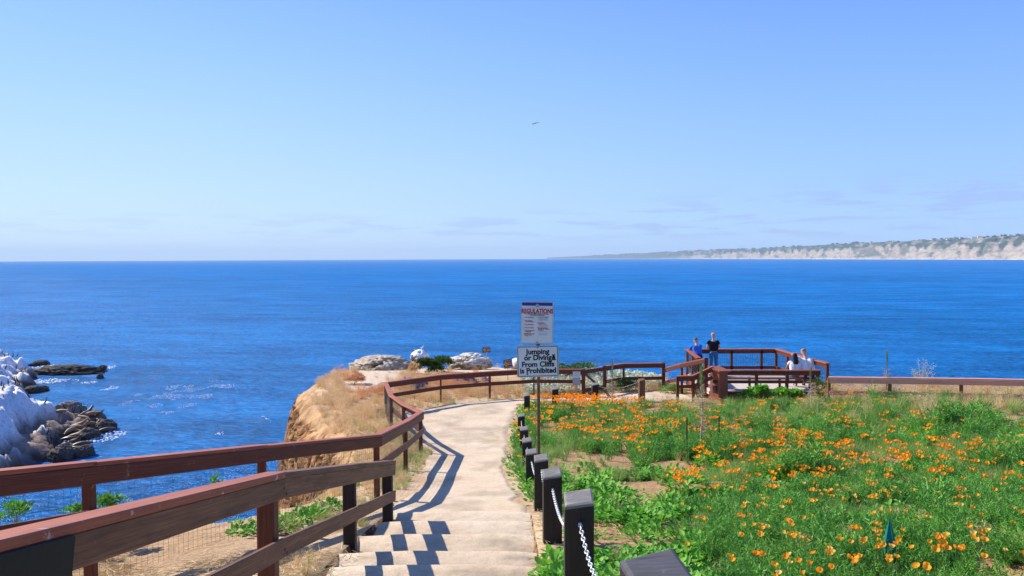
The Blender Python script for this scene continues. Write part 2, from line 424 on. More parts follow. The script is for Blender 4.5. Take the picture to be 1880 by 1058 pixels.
Fc = []
nA = len(aa)
for i in range(nA): Fc.append((0, 1+(i+1) % nA, 1+i))
for q in range(len(rr)-2):
    for i in range(nA):
        a0 = 1+q*nA; j = (i+1) % nA; Fc.append((a0+i, a0+j, a0+nA+j, a0+nA+i))
me = bpy.data.meshes.new('sea'); me.from_pydata(V, [], Fc); me.update(); me.flip_normals() if me.polygons[5].normal.z < 0 else None
tag(link('sea', me, M['sea']), kind='structure')

# ------------------------------------------------------------------ fences
FH = 1.06
def ftop(px, py, H_=FH): return GR(px, py, H_, fn=H0)
f_px = [(162, 847.5), (480, 817.5), (691, 798), (744, 773.5), (772, 756), (741, 742), (718, 725.5), (708, 702), (809, 688), (899, 682), (980, 677.5), (1071, 678)]
FT = [ftop(*p) for p in f_px]
fd = (FT[1]-FT[0]); FT = [FT[0]-fd*2, FT[0]-fd*1.0]+FT
print('FENCE', [tuple(round(c, 2) for c in p) for p in FT])
NX = {}
def rail_fence(name, label, pts, mats, side=-1, ends=True, mesh_spans=(), big=(), low=.50, fas=.15, group=None, capw=.15, slim=(), postmat=None, noposts=(), ph=None):
    """pts: tops of the cap board; side: which side of the run the boards are nailed (towards the path)"""
    base = Vector(pts[0]); b0 = Vector((base.x, base.y, h0(base.x, base.y)))
    r = empty(name, b0)
    tag(r, label, 'fence', group)
    O = b0
    cap, brd, pst = mats
    for i, p in enumerate(pts):
        if i in noposts: continue
        wd = .14 if i in big else (.06 if i in slim else .09)
        zb = h(p.x, p.y)-.25
        top = p.z-.042 if i not in big else p.z+.01
        mb = MB(); mb.beam(Vector((p.x, p.y, zb))-O, Vector((p.x, p.y, top))-O, wd, wd, (0, 1, 0), .008); mb.build('post', pst, r)
    for i in range(len(pts)-1):
        a = Vector(pts[i]); b = Vector(pts[i+1]); d = (b-a); dh = Vector((d.x, d.y, 0)).normalized(); nrm = Vector((dh.y, -dh.x, 0))*(-side)
        e = dh*.02
        mb = MB(); mb.beam(a-O-Vector((0, 0, .02))-e, b-O-Vector((0, 0, .02+.0015*(i % 2)))+e, capw, .04); mb.build('top_rail', cap, r)
        off = nrm*.067
        mb = MB(); mb.beam(a-O+off-Vector((0, 0, .042+fas/2)), b-O+off-Vector((0, 0, .042+fas/2)), .038, fas); mb.build('fascia_board', brd, r)
        za = a.z-FH+low-.07 if ph is None else a.z-ph; zb_ = b.z-FH+low-.07 if ph is None else b.z-ph
        mb = MB(); mb.beam(Vector((a.x, a.y, za))-O+off, Vector((b.x, b.y, zb_))-O+off, .038, .14); mb.build('lower_rail', brd, r)
    # wire mesh behind the boards
    if mesh_spans:
        mb = MB()
        for i in mesh_spans:
            a = Vector(pts[i]); b = Vector(pts[i+1]); d = b-a; L = Vector((d.x, d.y, 0)).length; dh = Vector((d.x, d.y, 0)).normalized(); nrm = Vector((dh.y, -dh.x, 0))*side*.05
            n = int(L/.075)
            for q in range(n+1):
                p = a+d*(q/n)+nrm; zg = p.z-FH-.02
                mb.tube([Vector((p.x, p.y, zg))-O, Vector((p.x, p.y, p.z-.06))-O], .0014, 3, False)
            for q in range(12):
                zz = -FH+.04+q*.08
                mb.tube([a+nrm-O+Vector((0, 0, zz)), b+nrm-O+Vector((0, 0, zz))], .0014, 3, False)
        mb.build('wire_mesh', M['wire'], r)
    return r
mats_f = (M['redwood_cap'], M['redwood'], M['redwood'])
rail_fence('wooden_fence', 'long red brown wooden rail fence with wire mesh along the cliff edge and sandy path', FT, mats_f, side=-1, low=.645, mesh_spans=range(0, len(FT)-1), big=(len(FT)-1,), slim=(10, 12))
# gate between two thick posts
ga = FT[-1]; gb = ftop(1110, 672)
def gate(a, b):
    O = Vector((a.x, a.y, h0(a.x, a.y))); r = empty('wooden_gate', O); tag(r, 'short wooden gate with a diagonal brace in the red brown fence', 'gate')
    d = (b-a).normalized(); a2 = a+d*.1; b2 = b-d*.1
    for (nm, z0, ht) in (('top_rail', -.12, .16), ('lower_rail', -.85, .14)):
        mb = MB(); mb.beam(a2-O+Vector((0, 0, z0)), b2-O+Vector((0, 0, z0)), .045, ht); mb.build(nm, M['redwood'], r)
    mb = MB(); mb.beam(a2-O+Vector((0, -.04, -.2)), b2-O+Vector((0, -.04, -.95)), .04, .09); mb.build('diagonal_brace', M['redwood_old'], r)
gate(ga, gb)
F2 = [gb, ftop(1145, 667.5), ftop(1218, 666.5)]
rail_fence('wooden_fence', 'red brown rail fence between the gate and the tall capped post before the platform', F2, mats_f, side=-1, big=(0, 2))
# fence rising to the platform ramp
rp = [F2[-1]+Vector((.06, 0, -.22)), P(1252, 667, 32.0), P(1296, 657.5, 30.8)]
rail_fence('wooden_fence', 'sloping red brown rail fence rising from the tall capped post to the platform', rp, mats_f, side=-1, big=(2,), noposts=(0,), ph=.62)
lp = [P(1244, 690.5, 30.0), P(1273, 689.5, 29.8), P(1308, 672.5, 29.7)]
def low_fence():
    O = Vector((lp[0].x, lp[0].y, h0(lp[0].x, lp[0].y))); r = empty('low_fence', O)
    tag(r, 'low dark brown two rail fence beside the ramp, left of the box pillar', 'fence')
    for p in lp[:2]:
        mb = MB(); mb.beam(Vector((p.x, p.y, h0(p.x, p.y)-.2))-O, p-O-Vector((0, 0, .04)), .1, .1, (0, 1, 0)); mb.build('post', M['redwood'], r)
    for i in range(2):
        a, b = lp[i]-O, lp[i+1]-O
        mb = MB(); mb.beam(a-Vector((.03, 0, .015)), b-Vector((0, 0, .015+.001*i)), .16, .035); mb.build('top_rail', M['redwood_cap'], r)
        mb = MB(); mb.beam(a+Vector((0, -.06, -.11)), b+Vector((0, -.06, -.11)), .04, .15); mb.build('fascia_board', M['redwood'], r)
        mb = MB(); mb.beam(a+Vector((0, -.06, -.4)), b+Vector((0, -.06, -.4)), .04, .13); mb.build('lower_rail', M['redwood'], r)
low_fence()
# fence on the right
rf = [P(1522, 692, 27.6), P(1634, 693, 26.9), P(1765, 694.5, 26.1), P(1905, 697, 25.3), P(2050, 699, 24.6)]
r = rail_fence('wooden_fence', 'pinkish wooden rail fence behind the poppies on the right', rf, (M['pinkwood'], M['pinkwood'], M['redwood_old']), side=-1, ph=.55, fas=.17)

# ------------------------------------------------------------------ handrail beside the steps
hp = [P(0, 984, 2.9), P(505, 868, 6.0), P(660, 851, 8.9), P(716, 846, 10.9)]
d = (hp[1]-hp[0]); hp[0] = hp[0]-d*.8
def handrail():
    O = Vector((hp[1].x, hp[1].y, h0(hp[1].x, hp[1].y))); r = empty('stair_handrail', O)
    tag(r, 'weathered brown wooden handrail running down beside the sandy steps', 'handrail')
    mt = [M['redwood_old']]
    for i in range(3):
        a, b = hp[i]-O, hp[i+1]-O; dh = Vector(((b-a).x, (b-a).y, 0)).normalized(); nr = Vector((dh.y, -dh.x, 0))
        mb = MB(); mb.beam(a-Vector((0, 0, .022)), b-Vector((0, 0, .022+.001*i))+dh*.02, .16, .045); mb.build('top_rail', M['redwood_cap'] if i == 0 else M['redwood_old'], r)
        mb = MB(); mb.beam(a+nr*.055-Vector((0, 0, .045+.075)), b+nr*.055-Vector((0, 0, .045+.075)), .04, .15); mb.build('fascia_board', M['redwood_old'], r)
        dz = (.5, .5, .45, .41)
        mb = MB(); mb.beam(a+nr*.055-Vector((0, 0, dz[i]+.07)), b+nr*.055-Vector((0, 0, dz[i+1]+.07)), .04, .14); mb.build('lower_rail', M['redwood_old'], r)
    for p in (hp[0]+d*.862, P(490, 872, 5.95), P(641, 853, 8.7), P(711, 846, 10.75)):
        mb = MB(); mb.beam(Vector((p.x, p.y, h0(p.x, p.y)-.5))-O, Vector((p.x, p.y, p.z-.05))-O, .13, .13, (0, 1, 0), .01); mb.build('post', M['tie'] if p.y > 8 else M['greenboard'] if p.y < 4 else M['redwood'], r)
    for p in (P(505, 868, 6.0), P(641, 853, 8.7), P(711, 846, 10.75)):
        for (ox, dz) in ((-.028, -.09), (.028, -.15), (-.028, -.56), (.028, -.60)):
            q = p-O+nr*.078+dh*ox+Vector((0, 0, dz-.02)); mb = MB(); mb.tube([q-nr*.006, q+nr*.005], [.012, .010], 8); mb.build('bolt', M['rust'], r)
    # dark green board at the near end
    a = hp[0]+d*.02-O; b = hp[0]+d*.89-O; dh = Vector((d.x, d.y, 0)).normalized(); nr = Vector((dh.y, -dh.x, 0))
    mb = MB(); mb.beam(a+nr*.085-Vector((0, 0, .25)), b+nr*.085-Vector((0, 0, .25)), .018, .40); mb.build('side_board', M['greenboard'], r)
handrail()

# ------------------------------------------------------------------ steps and path
k = NT('sandy_path'); wp = k.wpos()
n0 = k.noise(wp, .8, 5, .6); n1_ = k.noise(wp, 9, 6, .65); n2_ = k.noise(wp, 110, 2, .6)
c = k.ramp(n0, [(.3, srgb(196, 176, 150)), (.5, srgb(209, 190, 165)), (.7, srgb(217, 201, 178))])
c = k.mix(1., c, k.attr('tone').outputs['Color'], 'MULTIPLY')
c = k.mix(1., c, k.ramp(n1_, [(.3, (.84, .82, .8)), (.6, (1, 1, 1))]), 'MULTIPLY')
c = k.mix(1., c, k.ramp(n2_, [(.32, (.72, .7, .68)), (.52, (1, 1, 1))]), 'MULTIPLY')
k.base(c); k.rough(.92, .12); b1 = k.bump(n1_, .5, .03); k.bump(n2_, .6, .006, b1)
M['path'] = k.m
ln = [.6, 1.5, 2.4, 3.3, 4.2, 5.05, 5.9, 6.7, 7.5, 8.15, 9.27, 10.26, 11.1]
def sline(Y): return -(1.6+.177*Y)+.02
V = []; Fc = []
nxs = 21; xsx = np.linspace(-1.72, .24, nxs)
rows = []; trow = []
for i in range(1, len(ln)):
    y0, y1 = ln[i-1], ln[i]; z = sline(y1); jn = fbm(xsx*2.2+i*9, xsx*0+i, 3, 50+i)-.5
    for q, t in enumerate((0.02, .25, .5, .75, .93, 1.0)):
        wv = (fbm(xsx*3+i, xsx*0+q*.8, 3, 60+i)-.5)*.016
        yy = y0+(y1-y0)*t+jn*.03*(1 if q >= 4 else 0)+((fbm(xsx*2.2+(i-1)*9, xsx*0+i-1, 3, 49+i)-.5)*.03 if q == 0 else 0)
        zz = z+wv+(.02 if q < 5 else -.012)-.03*(abs(xsx+.74)/1.)**4
        if q in (4, 5): zz = zz+.012
        rows.append(np.stack([xsx-(.10 if i in (9, 10) else 0)*(xsx < -1.7), yy, zz], -1))
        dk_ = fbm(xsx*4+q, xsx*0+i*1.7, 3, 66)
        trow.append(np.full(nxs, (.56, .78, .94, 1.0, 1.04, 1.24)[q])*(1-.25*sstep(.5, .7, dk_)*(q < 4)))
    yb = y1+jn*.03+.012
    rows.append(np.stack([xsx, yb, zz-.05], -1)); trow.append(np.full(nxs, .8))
V = np.concatenate(rows); 
o = np_mesh('steps', V, grid_faces(nxs, len(rows)), M['path'], smooth=False, cols=np.repeat(np.concatenate(trow)[:, None], 3, 1)*np.array([1, .99, .97])); tag(o, kind='structure')
# path ribbon
def fx(i, off=.28):
    return FT[i]
L = [(-1.78, 11.05), (-1.9, 12.5), (FT[4].x+.6, 14.3), (FT[5].x+.28, 17.3), (FT[6].x+.22, 20.2), (FT[7].x+.3, 22.6), (FT[8].x+.35, 25.0), (FT[9].x+.45, 27.6),
     (FT[10].x+.1, FT[10].y-.75), (FT[11].x, FT[11].y-.7), (FT[12].x, FT[12].y-.7), (FT[13].x, FT[13].y-.6), (3.8, 32.3), (6.3, 32.4), (7.15, 31.0)]
Rt = [(.26, 11.05), (.15, 12.5), (.0, 14.3), (-.12, 17.0), (-.1, 19.5), (-.05, 22.0), (0., 24.5), (.1, 27.0), (.15, 28.5), (.5, 29.6), (1.2, 30.2), (2.2, 30.4), (3.9, 30.4), (6.2, 30.2), (7.3, 29.5)]
L = np.array(L); Rt = np.array(Rt); t = np.arange(len(L)); tt = np.linspace(0, len(L)-1, 240)
L2 = np.stack([np.interp(tt, t, L[:, i]) for i in (0, 1)], -1); R2 = np.stack([np.interp(tt, t, Rt[:, i]) for i in (0, 1)], -1)
L2[:, 0] += (fbm(tt*2, tt*0, 3, 70)-.5)*.3; R2[:, 0] += (fbm(tt*2, tt*0+5, 3, 71)-.5)*.35
m_ = 26; sv = np.linspace(0, 1, m_)
PX = L2[:, None, :]*(1-sv[None, :, None])+R2[:, None, :]*sv[None, :, None]
pz = H(PX[..., 0], PX[..., 1])+.02+.012*(fbm(PX[..., 0]*2, PX[..., 1]*2, 3, 72)-.5); pz[:, 0] -= .05; pz[:, -1] -= .05
dn = fbm(PX[..., 0]*1.6, PX[..., 1]*.9, 5, 74); ed_ = np.minimum(sv, 1-sv)[None, :]*np.ones((len(tt), 1))
tp = (1.02-.22*sstep(.5, .68, dn))*(1-.25*sstep(.09, .0, ed_))
tc_ = np.stack([tp, tp*.985, tp*.965], -1)
o = np_mesh('path', np.concatenate([PX, pz[..., None]], -1).reshape(-1, 3), grid_faces(m_, len(tt)), M['path'], smooth=True, cols=tc_.reshape(-1, 3)); tag(o, kind='structure')

# ------------------------------------------------------------------ square posts and chains along the bed
bp = [(0.50, 2.75, -1.07, -2.05), (.46, 5.57, -1.66, -2.62), (.43, 8.72, -2.33, -3.12), (.41, 11.5, -2.86, -3.66)]
post_xy = bp+[(P(975.5, 827, 14.3).x, 14.3, P(975.5, 827, 14.3).z, None), (P(967.5, 806, 17.0).x, 17.0, P(967, 806, 17.0).z, None),
    (P(962, 785, 19.8).x, 19.8, P(962, 785, 19.8).z, None), (P(957, 761, 22.9).x, 22.9, P(957, 761, 22.9).z, None), (P(967.5, 724, 27.6).x, 27.6, P(967, 724, 27.6).z, None),
    (P(1019, 712, 29.3).x, 29.3, P(1019, 712, 29.3).z, None), (P(1092, 704, 29.9).x, 29.9, P(1092, 704, 29.9).z, None), (P(1178, 696, 30.2).x, 30.2, P(1178, 696, 30.2).z, None)]
plabels = ['grey topped square post cut off by the bottom edge of the photo', 'large dark square post with grey slanted top at the foot of the picture', 'dark square post with grey top, second up the steps from the tallest one',
    'dark square post directly in front of the sign pole', 'dark square post just beyond the sign pole beside the path', 'dark square post next to yellow flowers at the path edge',
    'small dark post halfway up the path edge', 'small dark post near the top of the path edge', 'small post where the path bends right', 'short grey post at the edge of the densest orange poppies',
    'short grey post in front of the gate', 'brown wooden post by the green bushes before the tall capped post']
POSTS = []
for i, (x, y, zt, zb) in enumerate(post_xy):
    zb = h0(x, y) if zb is None else zb
    r = empty('square_post', (x, y, zb)); tag(r, plabels[i], 'post', 'square posts with chains along the flower bed')
    hgt = zt-zb; s = .1 if i < 9 else .11; rz = [.22, -.02, .03, .0, .02, 0, 0, 0, 0, .05, .1, .1][i]
    mb = MB(); tl = .035
    # slanted top: higher at the back right
    M3 = Matrix.Rotation(rz, 3, 'Z'); c8 = [(-s, -s), (s, -s), (s, s), (-s, s)]
    tz = [hgt-.075, hgt-.045, hgt, hgt-.03]
    lo = [M3@Vector((x_, y_, -.4)) for x_, y_ in c8]; hi = [M3@Vector((x_, y_, z_)) for (x_, y_), z_ in zip(c8, tz)]
    gs = [(-.4, (j % 4)*.2, i) for j in range(4)]+[(hgt, (j % 4)*.2, i) for j in range(4)]
    mb.add(lo+hi, [(0, 1, 5, 4), (1, 2, 6, 5), (2, 3, 7, 6), (3, 0, 4, 7), (3, 2, 1, 0)], gs)
    o = mb.build('shaft', M['tie'] if i < 11 else M['redwood_old'], r)
    mb = MB(); q = 1.0; e = .02
    hi2 = [v+Vector((0, 0, .018)) for v in hi]; ctr = sum(hi2, Vector())/4
    hin = [ctr+(v-ctr)*.86+Vector((0, 0, .008)) for v in hi2]
    hb = [v+Vector((0, 0, -.004)) for v in hi]
    gs = [(v.x*3, v.y*1.2, i) for v in hb+hi2+hin]
    mb.add(hb+hi2+hin, [(0, 1, 5, 4), (1, 2, 6, 5), (2, 3, 7, 6), (3, 0, 4, 7), (4, 5, 9, 8), (5, 6, 10, 9), (6, 7, 11, 10), (7, 4, 8, 11), (8, 9, 10, 11)], gs)
    mb.build('top_face', M['shadetop'] if i == 0 else M['tietop'] if i < 11 else M['redwood_old'], r)
    POSTS.append((x, y, zt))
def torus_link(mb, c, d, up, L=.052, W=.034, rw=.0052, n=10, m=5):
    d = Vector(d).normalized(); u = Vector(up); u = (u-d*u.dot(d)).normalized(); nn = d.cross(u); vs = []; fs = []
    for i in range(n):
        a = 2*math.pi*i/n; ca, sa = math.cos(a), math.sin(a)
        cc = Vector(c)+d*(ca*W/2+math.copysign((L-W)/2, ca))+u*(sa*(W/2-rw)); rad = (d*ca+u*sa)
        for j in range(m):
            b = 2*math.pi*j/m; vs.append(cc+rad*(rw*math.cos(b))+nn*(rw*math.sin(b)))
    for i in range(n):
        for j in range(m): fs.append((i*m+j, ((i+1) % n)*m+j, ((i+1) % n)*m+(j+1) % m, i*m+(j+1) % m))
    mb.add(vs, fs)
def chain(a, b, sag, label):
    O = Vector(a); mb = MB().org(O); a = Vector(a); b = Vector(b); L = (b-a).length; n = 200
    pts = []
    for i in range(n+1):
        t = i/n; p = a+(b-a)*t; p.z -= sag*4*t*(1-t); pts.append(p)
    acc = 0; last = pts[0]; k = 0
    for i in range(1, n+1):
        acc += (pts[i]-pts[i-1]).length
        if acc >= .040:
            acc = 0; torus_link(mb, pts[i], pts[i]-pts[i-1], (0, .2, 1) if k % 2 else (1, 0, .15)); k += 1
    # end plate and eye
    for e in (a, b): mb.tube([e+Vector((0, -.012, .0)), e+Vector((0, .012, 0))], .014, 8)
    o = mb.build('chain', M['galv'], smooth=True); tag(o, label, 'chain', 'chains slung between the square posts')
for i in range(7):
    x0, y0, z0 = POSTS[i]; x1, y1, z1 = POSTS[i+1]
    chain((x0+.0, y0+.115, z0-.24), (x1+.0, y1-.115, z1-.17), .18 if i else .22, ['white chain at the front of the nearest dark post, hanging down to the bottom edge', 'white chain between the two largest dark posts', 'white chain hanging from the post in front of the sign pole',
        'thin chain just past the sign pole', 'thin chain beside the yellow flowers at the path edge', 'thin far chain halfway along the bed edge', 'thin far chain near the top of the bed edge'][i])
chain((POSTS[10][0]+.1, POSTS[10][1], POSTS[10][2]-.1), (POSTS[11][0]-.1, POSTS[11][1], POSTS[11][2]-.1), .16, 'thin chain between the short grey post and the brown post near the gate')
# ------------------------------------------------------------------ signs
def text_mesh(body, size, sx=1.0, bold=0.0, align='CENTER'):
    cu = bpy.data.curves.new('lettering', 'FONT'); cu.body = body; cu.size = size; cu.align_x = align; cu.align_y = 'CENTER'; cu.offset = bold; cu.extrude = .0006; cu.resolution_u = 3
    ob = bpy.data.objects.new('tmp_text', cu); col.objects.link(ob); bpy.context.view_layer.update()
    me = bpy.data.meshes.new_from_object(ob.evaluated_get(bpy.context.evaluated_depsgraph_get()))
    bpy.data.objects.remove(ob); bpy.data.curves.remove(cu)
    me.transform(Matrix.Scale(sx, 4, (1, 0, 0))); me.materials.clear()
    return me
def texts(name, items, mat, parent, y):
    """items (text, x, z, size, sx, bold, align) joined into lines of lettering, one mesh per line, facing -Y"""
    for (b, x, z, s, sx, bo, al) in items:
        me = text_mesh(b, s, sx, bo, al); me.transform(Matrix.Translation((x, y, z)) @ Matrix.Rotation(R(90), 4, 'X')); me.name = name; link(name, me, mat, parent)
def rrect(w_, h_, r_, n=6):
    pts = []
    for (cx, cy, a0) in ((w_/2-r_, h_/2-r_, 0), (-w_/2+r_, h_/2-r_, 90), (-w_/2+r_, -h_/2+r_, 180), (w_/2-r_, -h_/2+r_, 270)):
        for i in range(n+1): a = R(a0+90*i/n); pts.append((cx+r_*math.cos(a), cy+r_*math.sin(a)))
    return pts
def plate(name, w_, h_, r_, y0, y1, mat, parent, cx=0, cz=0, hole=None):
    mb = MB(); o = rrect(w_, h_, r_); n = len(o)
    fr = [(cx+x, y0, cz+z) for x, z in o]; bk = [(cx+x, y1, cz+z) for x, z in o]
    if hole is None:
        mb.add(fr+bk, [tuple(range(n)), tuple(range(2*n-1, n-1, -1))]+[(i, n+i, n+(i+1) % n, (i+1) % n) for i in range(n)])
    else:
        i_ = rrect(w_-2*hole, h_-2*hole, max(.002, r_-hole)); fi = [(cx+x, y0, cz+z) for x, z in i_]; bi = [(cx+x, y1, cz+z) for x, z in i_]
        fs = []
        for i in range(n):
            j = (i+1) % n
            fs += [(i, j, 2*n+j, 2*n+i), (i, n+i, n+j, j), (2*n+i, 2*n+j, 3*n+j, 3*n+i), (n+i, 3*n+i, 3*n+j, n+j)]
        mb.add(fr+bk+fi+bi, fs)
    return mb.build(name, mat, parent)
M['signwhite'] = mat_simple('weathered_white_sign', (.60, .65, .68), .45, .06, 9, 0)
M['signred'] = mat_simple('red_print', (.42, .03, .04), .5, .1, 9, 0)
M['signgrey'] = mat_simple('faded_grey_print', (.34, .37, .42), .5, .1, 9, 0)
M['signblack'] = mat_simple('black_print', (.012, .014, .02), .5, .1, 9, 0)
M['signblue'] = mat_simple('dark_blue_print', (.02, .035, .26), .5, .1, 9, 0)
M['alu'] = mat_simple('dull_aluminium', (.33, .36, .37), .5, .15, 20, 0, metal=.3)
M['maroon'] = mat_simple('maroon_sign', (.085, .018, .035), .5, .1, 9, 0)
M['yellow'] = mat_simple('yellow_sign', (.65, .40, .04), .5, .1, 9, 0)
M['palepink'] = mat_simple('pale_print', (.62, .5, .5), .5, .1, 9, 0)
SY = 11.9; sb = P(989.5, 930, SY); base = Vector((sb.x, SY, h0(sb.x, SY)))
sp = empty('sign_post', base); tag(sp, 'rusty steel pole with a regulations sign above a no jumping or diving sign', 'sign')
topz_ = P(986, 556, SY).z-base.z
mb = MB(); mb.beam((0, .03, -.3), (0, .03, topz_-.02), .045, .03, (0, 1, 0)); mb.build('pole', M['rust'], sp)
kx = SY/F
def sign_panel(px, py, wpx, hpx, name, label, rot):
    p = P(px, py, SY); e = bpy.data.objects.new(name+'_panel', None); 
    e = plate(name, wpx*kx, hpx*kx, .028, -.002, .002, M['alu'], sp); e.location = (p.x-base.x, -.01, p.z-base.z); e.rotation_euler = (0, R(rot), 0)
    return e, wpx*kx, hpx*kx
e, W_, Hh = sign_panel(986, 592.5, 60, 78, 'regulations_panel', '', 1.0)
e['label'] = 'white regulations sign with dark blue band and red lettering'
plate('panel_face', W_-.012, Hh-.012, .026, -.0032, -.0022, M['signwhite'], e)
plate('panel_border', W_-.022, Hh-.022, .022, -.0043, -.0034, M['signgrey'], e, hole=.004)
plate('header_band', W_-.03, .048, .01, -.0048, -.0036, M['signblue'], e, 0, Hh/2-.040)
mb = MB(); mb.tube([(0, -.0066, Hh/2-.062), (0, -.0050, Hh/2-.062)], .026, 16); mb.build('city_seal', M['alu'], e)
items = [('REGULATIONS', 0, .168, .094, .76, .0040, 'CENTER')]
lcol = [('NO ALCOHOL', .075), ('NO GLASS', .028), ('CONTAINERS', .012), ('NO SMOKING', -.032), ('NO LITTERING', -.078), ('NO OVERNIGHT', -.120), ('CAMPING', -.138)]
rcol = [('NO MOTOR BIKES', .082), ('NO DOGS', -.002), ('9 AM TO 6 PM', -.018), ('NO DISTURBING', -.078), ('PLANTS OR ANIMALS', -.094), ('OR BIRDS', -.112)]
items += [(t_, -.175, z_, .021, .95, .0006, 'LEFT') for t_, z_ in lcol]+[(t_, .015, z_, .019, .95, .0006, 'LEFT') for t_, z_ in rcol]
items += [('EMERGENCY', -.195, -.170, .03, .95, .0009, 'LEFT')]+[('*', -.19, z_-.004, .03, 1, .001, 'CENTER') for z_ in (.075, .028, -.032, -.078, -.12)]+[('*', .002, z_-.004, .03, 1, .001, 'CENTER') for z_ in (.082, -.002, -.078)]
texts('red_lettering', items, M['signred'], e, -.0050)
texts('black_lettering', [('For Beaches, Cliffs, Walkways, Park Areas', 0, .128, .021, .95, .0006, 'CENTER'), ('and Adjacent Parking Lots', 0, .110, .021, .95, .0006, 'CENTER'), ('CALL 9-1-1', -.185, -.196, .023, 1, .0004, 'LEFT')], M['signblack'], e, -.0050)
gl = [('THE CITY OF SAN DIEGO', 0, .222, .02, 1, .0002, 'CENTER')]
for z_ in (.064, .050, .037, -.036, -.050): gl.append(('permitted in any park area', .018, z_, .014, .95, .0002, 'LEFT'))
for z_ in (-.135, -.165, -.18): gl.append(('municipal code section', .03, z_, .014, .95, .0002, 'LEFT'))
texts('grey_lettering', gl, M['signgrey'], e, -.0050)
for zz in (Hh/2-.028, -Hh/2+.022):
    mb = MB(); mb.tube([(0.004, -.014, zz), (0.004, -.0070, zz)], .010, 8); mb.build('bolt', M['rust'], e)
e, W_, Hh = sign_panel(987.5, 663.5, 77, 58, 'jumping_panel', '', -1.2)
e['label'] = 'white sign with black words about jumping and diving from cliffs'
plate('panel_face', W_-.012, Hh-.012, .026, -.0032, -.0022, M['signwhite'], e)
plate('panel_border', W_-.024, Hh-.024, .024, -.0043, -.0034, M['signblack'], e, hole=.009)
texts('black_lettering', [('Jumping', .0, .142, .108, 1.0, .0042, 'CENTER'), ('or Diving', -.0, .053, .108, 1.0, .0042, 'CENTER'), ('From Cliffs', 0, -.046, .108, 1.0, .0042, 'CENTER'), ('is Prohibited', 0, -.140, .108, .98, .0042, 'CENTER')], M['signblack'], e, -.0050)
mb = MB()
mb.tube([(.235, -.0062, .075), (.235, -.0046, .075)], .02, 9); mb.tube([(.222, -.0064, .095), (.222, -.0046, .095)], .009, 6); mb.tube([(.248, -.0064, .095), (.248, -.0046, .095)], .009, 6)
mb.box((.235, -.0054, .047), (.05, .0016, .035)); mb.box((.238, -.0055, .020), (.062, .0016, .016)); mb.build('sticker', M['signblack'], e)
mb = MB(); mb.tube([(-.16, -.0080, -Hh/2+.045), (-.16, -.0044, -Hh/2+.045)], .012, 8); mb.build('bolt', M['rust'], e)
mb = MB(); mb.tube([(0.0, -.014, Hh/2-.022), (0.0, -.0046, Hh/2-.022)], .012, 8); mb.build('bolt', M['rust'], e)
plate('bracket', .035, .08, .004, .003, .007, M['rust'], e, 0, Hh/2+.01)

def warn_sign(px, py, wpx, hpx, Y, pyb, label, rz, tilt):
    p = P(px, py, Y); kk = Y/F; zb = h(p.x, Y); r = empty('warning_sign', (p.x, Y, zb), rz); tag(r, label, 'sign', 'maroon cliff warning signs')
    mb = MB(); mb.tube([(0, .02, -.3), (0, .02, p.z-zb+.05)], .018, 6); mb.build('pole', M['alu'], r)
    w_, h_ = wpx*kk, hpx*kk
    e = plate('sign_panel', w_, h_, .01, -.004, .004, M['maroon'], r); e.location = (0, -.01, p.z-zb); e.rotation_euler = (0, R(tilt), 0)
    mb = MB(); s = h_*.30; cx = -w_*.24
    mb.add([(cx-s, -.006, 0), (cx, -.006, -s), (cx+s, -.006, 0), (cx, -.006, s), (cx-s, -.003, 0), (cx, -.003, -s), (cx+s, -.003, 0), (cx, -.003, s)], [(0, 1, 2, 3), (7, 6, 5, 4), (0, 4, 5, 1), (1, 5, 6, 2), (2, 6, 7, 3), (3, 7, 4, 0)]); mb.build('yellow_diamond', M['yellow'], e)
    mb = MB(); mb.box((cx-s*.12, -.0075, -s*.05), (s*.22, .002, s*.7)); mb.box((cx+s*.2, -.0075, -s*.25), (s*.5, .002, s*.16)); mb.build('black_pictogram', M['signblack'], e)
    texts('lettering', [('UNSTABLE CLIFFS', 0, h_*.36, h_*.17, .82, .001, 'CENTER'), ('STAY', w_*.25, h_*.12, h_*.22, 1, .002, 'CENTER'), ('BACK', w_*.25, -h_*.10, h_*.22, 1, .002, 'CENTER'), ('NO TRESPASSING', 0, -h_*.38, h_*.14, .9, .0008, 'CENTER')], M['palepink'], e, -.0048)
warn_sign(893, 642.5, 14.5, 10.5, 40.3, 672, 'small maroon warning sign with yellow diamond standing upright on the pale rock, farther one', 0, 0)
warn_sign(932.5, 668, 17, 16, 36, 0, 'tilted maroon warning sign with yellow diamond just left of the white signs', R(12), -7)
# notices on the gate post
gp = FT[-1]; nb = empty('notice_board', (gp.x-.28, gp.y-.12, h0(gp.x, gp.y)+.42)); tag(nb, 'two small grey paper notices on a thin board beside the gate post', 'notice')
plate('board', .31, .56, .01, -.006, .006, M['alu'], nb, 0, .3); plate('notice', .27, .22, .005, -.011, -.0065, M['signwhite'], nb, 0, .43)
plate('notice', .27, .2, .005, -.011, -.0065, M['signgrey'], nb, 0, .17)
mb = MB()
for q in range(4): mb.box((0, -.0122, .49-q*.035), (.2-.03*(q % 2), .001, .012))
mb.build('print_lines', M['signgrey'], nb); mb = MB(); mb.box((0, .015, .0), (.03, .03, .2)); mb.build('bracket', M['alu'], nb)

